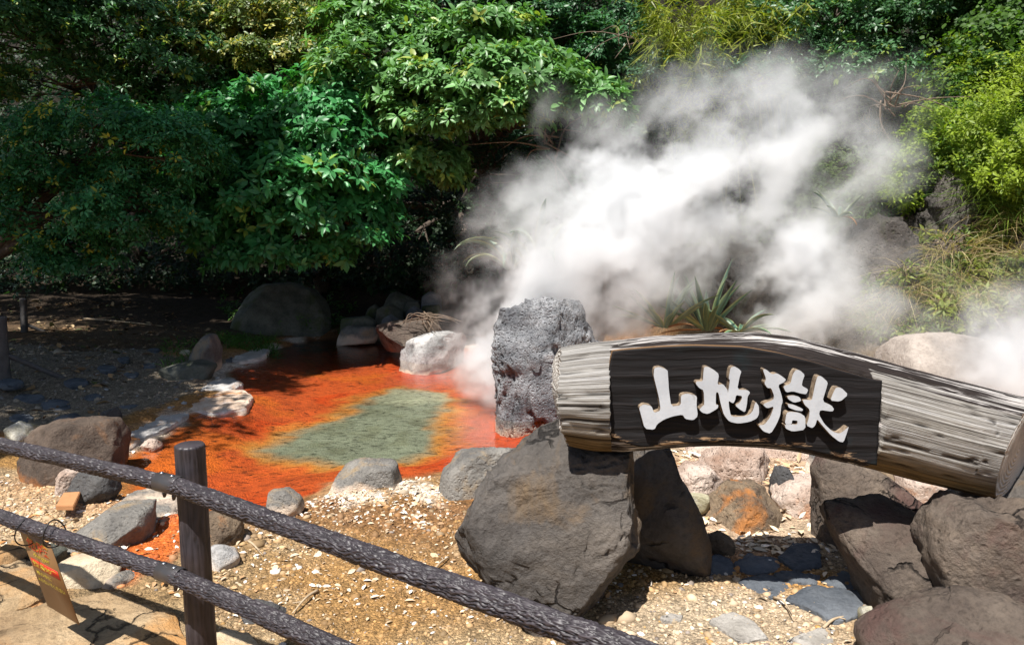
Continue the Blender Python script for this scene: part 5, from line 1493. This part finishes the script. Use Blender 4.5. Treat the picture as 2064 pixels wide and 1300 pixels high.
agave('large arching agave mostly veiled by steam behind the standing rock', at(1085, 560, 9.6), 17, 5, 1.2, .13, 0, (.9, 2.0), (.8, 1.5))
agave('drooping agave at the edge of the steam over the rock heap', at(1030, 545, 9.7), 16, 6, .9, .10, 0, (1.2, 2.2), (.7, 1.3))
agave('blue-green agave with dead brown leaves just above the log', at(1340, 662, 8.8), 18, 7, .72, .075, 2, (.1, .7), (.3, 1.3))
agave('upright agave with a yellow bent tip right of the blue-green one', at(1425, 668, 8.9), 16, 8, .88, .085, 2, (.0, .5), (.5, 1.5))
agave('small grey agave on the rocks behind the second steam column', at(1690, 440, 9.2), 10, 9, .4, .06, 1, (.2, .8), (.3, 1.3))
agave('spreading agave leaves low behind the middle of the log', at(1490, 672, 8.7), 11, 10, .62, .07, 2, (.3, .8), (.1, .9))

# ------------------------------------------------------------------ litter, gravel, twigs
def scatter_region(poly, n, r_, z=0.0):
    W = np.array([gp(x, y, z)[:2] for x, y in poly])
    mn, mx_ = W.min(0), W.max(0)
    q = r_.uniform(mn, mx_, (n * 4, 2))
    q = q[poly_sdf(q, W) < 0][:n]
    d = poly_sdf(q, POND)
    q = q[d > .06]
    return np.c_[q, ground_z(q[:, 0], q[:, 1])]
m, nt, b = newmat('dry_litter')
setin(nt, b, 'Base Color', attr(nt, 'Col')); setin(nt, b, 'Roughness', .75)
M_LIT = m
def litter(name, label, regions, seed, L, cols):
    r_ = np.random.default_rng(seed)
    P = np.vstack([scatter_region(p, n, r_) for p, n in regions])
    cl = fbm(np.c_[P[:, :2] * 2.2, 0 * P[:, 0]], 3, seed)
    P = P[cl + r_.normal(0, .35, len(P)) > -.15]
    n = len(P)
    A = np.array([0, 0, 1.]) + r_.normal(0, .35, (n, 3))
    D = r_.normal(0, 1, (n, 3)) * np.array([1, 1, .25])
    cc = np.asarray(cols)[r_.integers(0, len(cols), n)] * r_.uniform(.75, 1.2, (n, 1))
    Ls = L * np.exp(r_.normal(0, .35, n))
    V, F, C_ = leaf_mesh(P + np.array([0, 0, .008]), D, A, Ls, Ls * r_.uniform(.3, .6, n), cc, True)
    o = P.mean(0)
    add(name, mesh_np(name, V - o, F, M_LIT, C_, smooth=False), None, o, label, 'litter', None, 'stuff')
LC = [(.68, .60, .50), (.76, .70, .62), (.52, .38, .24), (.60, .46, .32), (.40, .24, .12), (.66, .52, .38)]
litter('leaf_litter', 'pale dry leaves scattered over the sunny gravel', [([(520, 1010), (880, 980), (1000, 1120), (1180, 1250), (1100, 1320), (420, 1320), (430, 1150)], 900), ([(640, 990), (900, 960), (930, 1060), (800, 1080), (640, 1040)], 650), ([(1180, 1120), (1740, 1130), (1760, 1320), (1100, 1320)], 260)], 101, .033, LC)
litter('leaf_litter', 'curled straw-coloured leaves between the pale rocks under the sign', [([(1340, 900), (1760, 900), (1700, 1120), (1420, 1120)], 1300), ([(1500, 1080), (1700, 1060), (1700, 1130), (1500, 1130)], 250)], 102, .06, [(.66, .50, .32), (.72, .60, .44), (.50, .34, .18), (.78, .70, .60)])
litter('leaf_litter', 'dry leaves and bark bits beside the orange outflow', [([(-60, 960), (330, 960), (480, 1060), (480, 1240), (250, 1200), (-60, 1130)], 800)], 103, .04, LC + [(.5, .22, .07)])
litter('leaf_litter', 'brown fallen leaves on the shaded forest floor', [([(-700, 655), (330, 655), (470, 690), (330, 730), (-700, 760)], 4200), ([(-400, 740), (300, 740), (200, 850), (-400, 870)], 500)], 104, .085, [(.22, .12, .05), (.30, .18, .08), (.14, .08, .04), (.36, .26, .14), (.10, .11, .03)])
litter('leaf_litter', 'pale chips on the spit beside the whitish wedge rock', [([(690, 700), (860, 700), (860, 735), (740, 730)], 300), ([(230, 870), (300, 880), (290, 940), (220, 940)], 260)], 105, .05, LC)
U2, F2 = ico(1)
def gravel(name, label, regions, seed, rmean, cols):
    r_ = np.random.default_rng(seed)
    P = np.vstack([scatter_region(p, n, r_) for p, n in regions])
    n = len(P)
    s = rmean * np.exp(r_.normal(0, .5, n))
    sc3 = s[:, None] * r_.uniform(.55, 1.3, (n, 3)) * np.array([1, 1, .65])
    jit = r_.uniform(.75, 1.2, (n, len(U2), 1))
    V = U2[None] * jit * sc3[:, None]
    a = r_.uniform(0, 6.28, n)
    ca, sa = np.cos(a)[:, None], np.sin(a)[:, None]
    V = np.stack([V[..., 0] * ca - V[..., 1] * sa, V[..., 0] * sa + V[..., 1] * ca, V[..., 2]], -1) + P[:, None]
    F = F2[None] + (np.arange(n) * len(U2))[:, None, None]
    cc = np.asarray(cols)[r_.integers(0, len(cols), n)] * r_.uniform(.7, 1.25, (n, 1))
    loc_ = gcol(P[:, 0], P[:, 1]) * r_.uniform(.6, 1.5, (n, 1))
    cc = np.where(r_.uniform(size=(n, 1)) < .78, loc_, cc)
    o = P.mean(0)
    add(name, mesh_np(name, V.reshape(-1, 3) - o, F.reshape(-1, 3), M_LIT, np.repeat(cc, len(U2), 0), smooth=False), None, o, label, 'gravel', None, 'stuff')
GC = [(.40, .28, .16), (.56, .46, .34), (.66, .60, .52), (.30, .20, .10), (.42, .24, .08), (.24, .2, .17), (.5, .36, .2)]
gravel('gravel', 'loose tan gravel over the sunny near ground', [([(400, 1000), (900, 980), (1000, 1120), (1750, 1120), (1760, 1330), (380, 1330)], 9000), ([(-100, 960), (340, 980), (330, 1080), (120, 1140), (-100, 1140)], 4200)], 111, .0075, GC)
gravel('gravel', 'coarse pebbles along the near waterline and outflow', [([(420, 1020), (1000, 985), (1000, 1100), (700, 1080), (480, 1120)], 500), ([(-60, 960), (480, 1000), (480, 1260), (200, 1210), (-60, 1120)], 500), ([(1200, 1140), (1760, 1140), (1760, 1320), (1100, 1320)], 300)], 112, .014, [(.34, .24, .14), (.42, .33, .23), (.26, .18, .10), (.22, .18, .15)])
gravel('gravel', 'grey gravel and pebbles of the shaded bank', [([(-500, 720), (420, 720), (470, 790), (240, 860), (-500, 890)], 3600)], 113, .014, [(.14, .125, .11), (.19, .175, .16), (.26, .26, .26), (.10, .075, .055)])
r_ = np.random.default_rng(121)
M_TWIG = plain('dry_twig', (.42, .32, .21), .85, .3)
TWIGS = [('forked dry twig on the gravel below the upper rail', 640, 1190, 590, 1240), ('thin pale twig on the gravel right of the big boulder', 1560, 1200, 1600, 1245), ('thin curved twig near the pale flat stones', 1660, 1262, 1710, 1240), ('dry stem on the gravel beside the big boulder', 870, 1150, 905, 1120),
         ('fallen stick on the shaded bank beside the grey post', 110, 738, 150, 732), ('dead branch lying on the dark forest floor', 170, 672, 330, 676), ('thin twig across the outflow gravel', 250, 1010, 235, 1030), ('short stick by the rounded grey and white rock', 500, 1095, 530, 1120)]
for lab, x0, y0, x1, y1 in TWIGS:
    a, bq = gp(x0, y0, .03), gp(x1, y1, .03)
    for p in (a, bq): p[2] = zs(p[0], p[1]) + .012
    L_ = np.linalg.norm(bq - a)
    path = interp_path([a, a * .6 + bq * .4 + r_.normal(0, .05 * L_, 3) + np.array([0, 0, .02]), bq], 9)
    parts = [tube(path, np.linspace(.007, .003, 9) * (1 + L_), 6)]
    parts.append(tube(interp_path([path[5], path[5] + (bq - a) * .25 + r_.normal(0, .1 * L_, 3) * np.array([1, 1, .2])], 5), np.linspace(.004, .002, 5) * (1 + L_), 5))
    V, F = merge(parts)
    add('twig', mesh_np('twig', V - a, F, M_TWIG), None, a, lab, 'twig')
# bare branches over the steam and a root clump
M_BR = plain('bare_branch', (.16, .115, .08), .85, .3)
for lab, x, y, Y, n, s, sd in (('bare brown twigs tangled on top of the slope rocks', 1790, 210, 9.4, 16, .55, 1), ('leafless branches at the edge of the glossy-leaved tree', 1110, 300, 11.8, 10, .9, 2), ('pale dead branches under the bamboo', 1270, 80, 12.6, 9, .6, 3), ('clump of dry roots on the brown rock behind the pond', 858, 640, 11.3, 26, .38, 4)):
    r_ = np.random.default_rng(130 + sd)
    c = at(x, y, Y)
    parts = []
    for k in range(n):
        e = r_.normal(0, 1, 3) * np.array([s, s * .6, s * .6])
        if sd == 4: e[2] = -abs(e[2]) * .8
        p1 = e * .5 + r_.normal(0, .15 * s, 3) + np.array([0, 0, .15 * s])
        parts.append(tube(interp_path([r_.normal(0, .12 * s, 3), p1, e], 10), np.linspace(.011, .003, 10) * (1.6 if sd == 2 else 1), 5))
    V, F = merge(parts)
    add('bare_branches' if sd != 4 else 'root_clump', mesh_np('bare_branches', V, F, M_BR), None, c, lab, 'branch' if sd != 4 else 'roots')
# ------------------------------------------------------------------ steam
PUFFS = [  # x, y, radius (px), distance, strength
    (985, 770, 55, 8.5, .9), (955, 745, 55, 8.8, .6), (990, 705, 85, 8.7, .9), (1045, 640, 105, 8.7, 1.), (975, 650, 75, 8.9, .6), (1110, 580, 130, 8.8, 1.), (1190, 610, 120, 8.6, 1.),
    (1210, 520, 150, 8.9, 1.), (1170, 450, 100, 9.0, .85), (1240, 420, 110, 9.1, .8), (1200, 345, 75, 9.2, .75), (1290, 370, 95, 9.3, .8), (1320, 470, 140, 9.1, .9), (1400, 400, 130, 9.3, .85), (1235, 680, 60, 8.4, .8),
    (1420, 490, 80, 9.3, .4), (1370, 310, 110, 9.4, .65), (1470, 330, 120, 9.4, .75), (1560, 350, 130, 9.3, .8), (1650, 340, 120, 9.2, .75), (1740, 330, 100, 9.0, .65), (1500, 230, 110, 9.5, .55), (1600, 220, 110, 9.4, .55), (1690, 230, 95, 9.3, .5), (1400, 220, 90, 9.6, .5),
    (1330, 180, 80, 9.8, .4), (1790, 340, 80, 8.8, .45), (1560, 440, 90, 9.1, .6), (1590, 520, 95, 8.7, .95), (1620, 600, 105, 8.5, 1.), (1610, 670, 95, 8.4, 1.), (1680, 640, 75, 8.3, .6), (1700, 560, 60, 8.4, .5), (1700, 420, 80, 8.9, .4),
    (1000, 480, 75, 9.2, .35), (1060, 420, 85, 9.4, .40), (1120, 380, 70, 9.4, .4), (930, 590, 70, 9.2, .26), (920, 530, 50, 9.4, .18), (1200, 260, 70, 9.8, .32), (1120, 240, 60, 10., .2), (1300, 250, 70, 9.8, .35),
    (1985, 735, 90, 6.3, 1.), (2050, 700, 100, 6.3, 1.), (1760, 600, 150, 7.6, .30), (2060, 760, 80, 6.2, 1.), (2000, 680, 60, 6.8, .35), (2060, 600, 70, 6.9, .28), (1930, 740, 60, 6.6, .4), (1870, 640, 110, 7.2, .3), (1780, 680, 70, 7.6, .25), (1820, 200, 90, 9.6, .22), (1700, 150, 80, 10., .2),
    (860, 740, 60, 9.2, .12), (780, 760, 60, 9.0, .05)]
mst, nts, bs = newmat('steam')
nts.nodes.remove(bs)
info = nd(nts, 'ShaderNodeAttribute', attribute_name='density').outputs['Fac']
co = nd(nts, 'ShaderNodeTexCoord').outputs['Object']
pv = nd(nts, 'ShaderNodeVolumePrincipled', {'Color': (.985, .992, 1.0, 1), 'Anisotropy': .25})
nts.links.new(math_(nts, 'MULTIPLY', info, 12.5), pv.inputs['Density'])
nts.links.new(pv.outputs[0], nts.nodes['Material Output'].inputs['Volume'])
pv.inputs['Density Attribute'].default_value = ''
ng = bpy.data.node_groups.new('steam_volume', 'GeometryNodeTree')
ng.interface.new_socket('Geometry', in_out='INPUT', socket_type='NodeSocketGeometry')
ng.interface.new_socket('Geometry', in_out='OUTPUT', socket_type='NodeSocketGeometry')
gout = ng.nodes.new('NodeGroupOutput')
pos = ng.nodes.new('GeometryNodeInputPosition').outputs[0]
def gm(op, a, b_=0., c=0., clamp=False):
    return math_(ng, op, a, b_, c, clamp)
def gvm(op, a, b_):
    n = ng.nodes.new('ShaderNodeVectorMath'); n.operation = op
    for i, v in ((0, a), (1, b_)):
        if isinstance(v, bpy.types.NodeSocket): ng.links.new(v, n.inputs[i])
        else: n.inputs[i].default_value = v
    return n
def gnoise(scale, det, vec, out=0):
    n = ng.nodes.new('ShaderNodeTexNoise'); ng.links.new(vec, n.inputs['Vector'])
    n.inputs['Scale'].default_value = scale; n.inputs['Detail'].default_value = det; n.inputs['Roughness'].default_value = .68
    return n.outputs[out]
w1 = gvm('SCALE', gvm('SUBTRACT', gnoise(1.1, 3, pos, 1), (.5, .5, .5)).outputs[0], (0, 0, 0)); w1.inputs['Scale'].default_value = 1.1
wp = gvm('ADD', pos, w1.outputs[0]).outputs[0]
w2 = gvm('SCALE', gvm('SUBTRACT', gnoise(3.4, 3, wp, 1), (.5, .5, .5)).outputs[0], (0, 0, 0)); w2.inputs['Scale'].default_value = .35
wp = gvm('ADD', wp, w2.outputs[0]).outputs[0]
acc = None
mn_, mx3 = np.full(3, 1e9), np.full(3, -1e9)
for (x, y, r, Y, s) in PUFFS:
    s = s * (.78 if y < 360 and x > 1250 else 1.)
    c = at(x, y, Y); R = r / 1400. * Y * 1.36
    mn_ = np.minimum(mn_, c - R - .25); mx3 = np.maximum(mx3, c + R + .25)
    d = gvm('DISTANCE', wp, tuple(map(float, c))).outputs['Value']
    t = gm('MULTIPLY_ADD', d, -1. / R, 1., True)
    t = gm('MULTIPLY', t, s)
    acc = t if acc is None else gm('MAXIMUM', acc, t)
ca_ = ng.nodes.new('ShaderNodeCombineXYZ')
ng.links.new(gm('MULTIPLY', gvm('DOT_PRODUCT', wp, (.80, 0, .60)).outputs['Value'], .55), ca_.inputs[0])
ng.links.new(gvm('DOT_PRODUCT', wp, (0, 1, 0)).outputs['Value'], ca_.inputs[1])
ng.links.new(gvm('DOT_PRODUCT', wp, (-.60, 0, .80)).outputs['Value'], ca_.inputs[2])
n1 = gnoise(1.9, 8, ca_.outputs[0])
n2 = gnoise(.8, 3, pos)
sh = ng.nodes.new('ShaderNodeMapRange'); sh.interpolation_type = 'SMOOTHSTEP'
ng.links.new(n1, sh.inputs[0]); sh.inputs[1].default_value = .43; sh.inputs[2].default_value = .60; sh.inputs[3].default_value = .02; sh.inputs[4].default_value = 1.5
den = gm('MULTIPLY', gm('POWER', acc, 1.7), sh.outputs[0])
den = gm('MULTIPLY', den, gm('MULTIPLY_ADD', n2, 1.6, .2))
den = gm('MAXIMUM', gm('SUBTRACT', den, .004), 0.)
mn_[2] = WZ + .0
vc = ng.nodes.new('GeometryNodeVolumeCube')
ng.links.new(den, vc.inputs['Density'])
vc.inputs['Min'].default_value = tuple(map(float, mn_)); vc.inputs['Max'].default_value = tuple(map(float, mx3))
ext = mx3 - mn_
VOX = .045
for nm, e in zip(('Resolution X', 'Resolution Y', 'Resolution Z'), ext):
    vc.inputs[nm].default_value = int(e / VOX)
sm_ = ng.nodes.new('GeometryNodeSetMaterial')
ng.links.new(vc.outputs[0], sm_.inputs[0]); sm_.inputs['Material'].default_value = mst
ng.links.new(sm_.outputs[0], gout.inputs[0])
vol = bpy.data.volumes.new('steam')
vol.materials.append(mst)
so = add('steam', vol, None, (0, 0, 0), 'billowing white steam rising from the spring and drifting over the slope', 'steam', None, 'stuff')
md = so.modifiers.new('steam', 'NODES'); md.node_group = ng
print('steam grid', ext, (ext / VOX).astype(int))
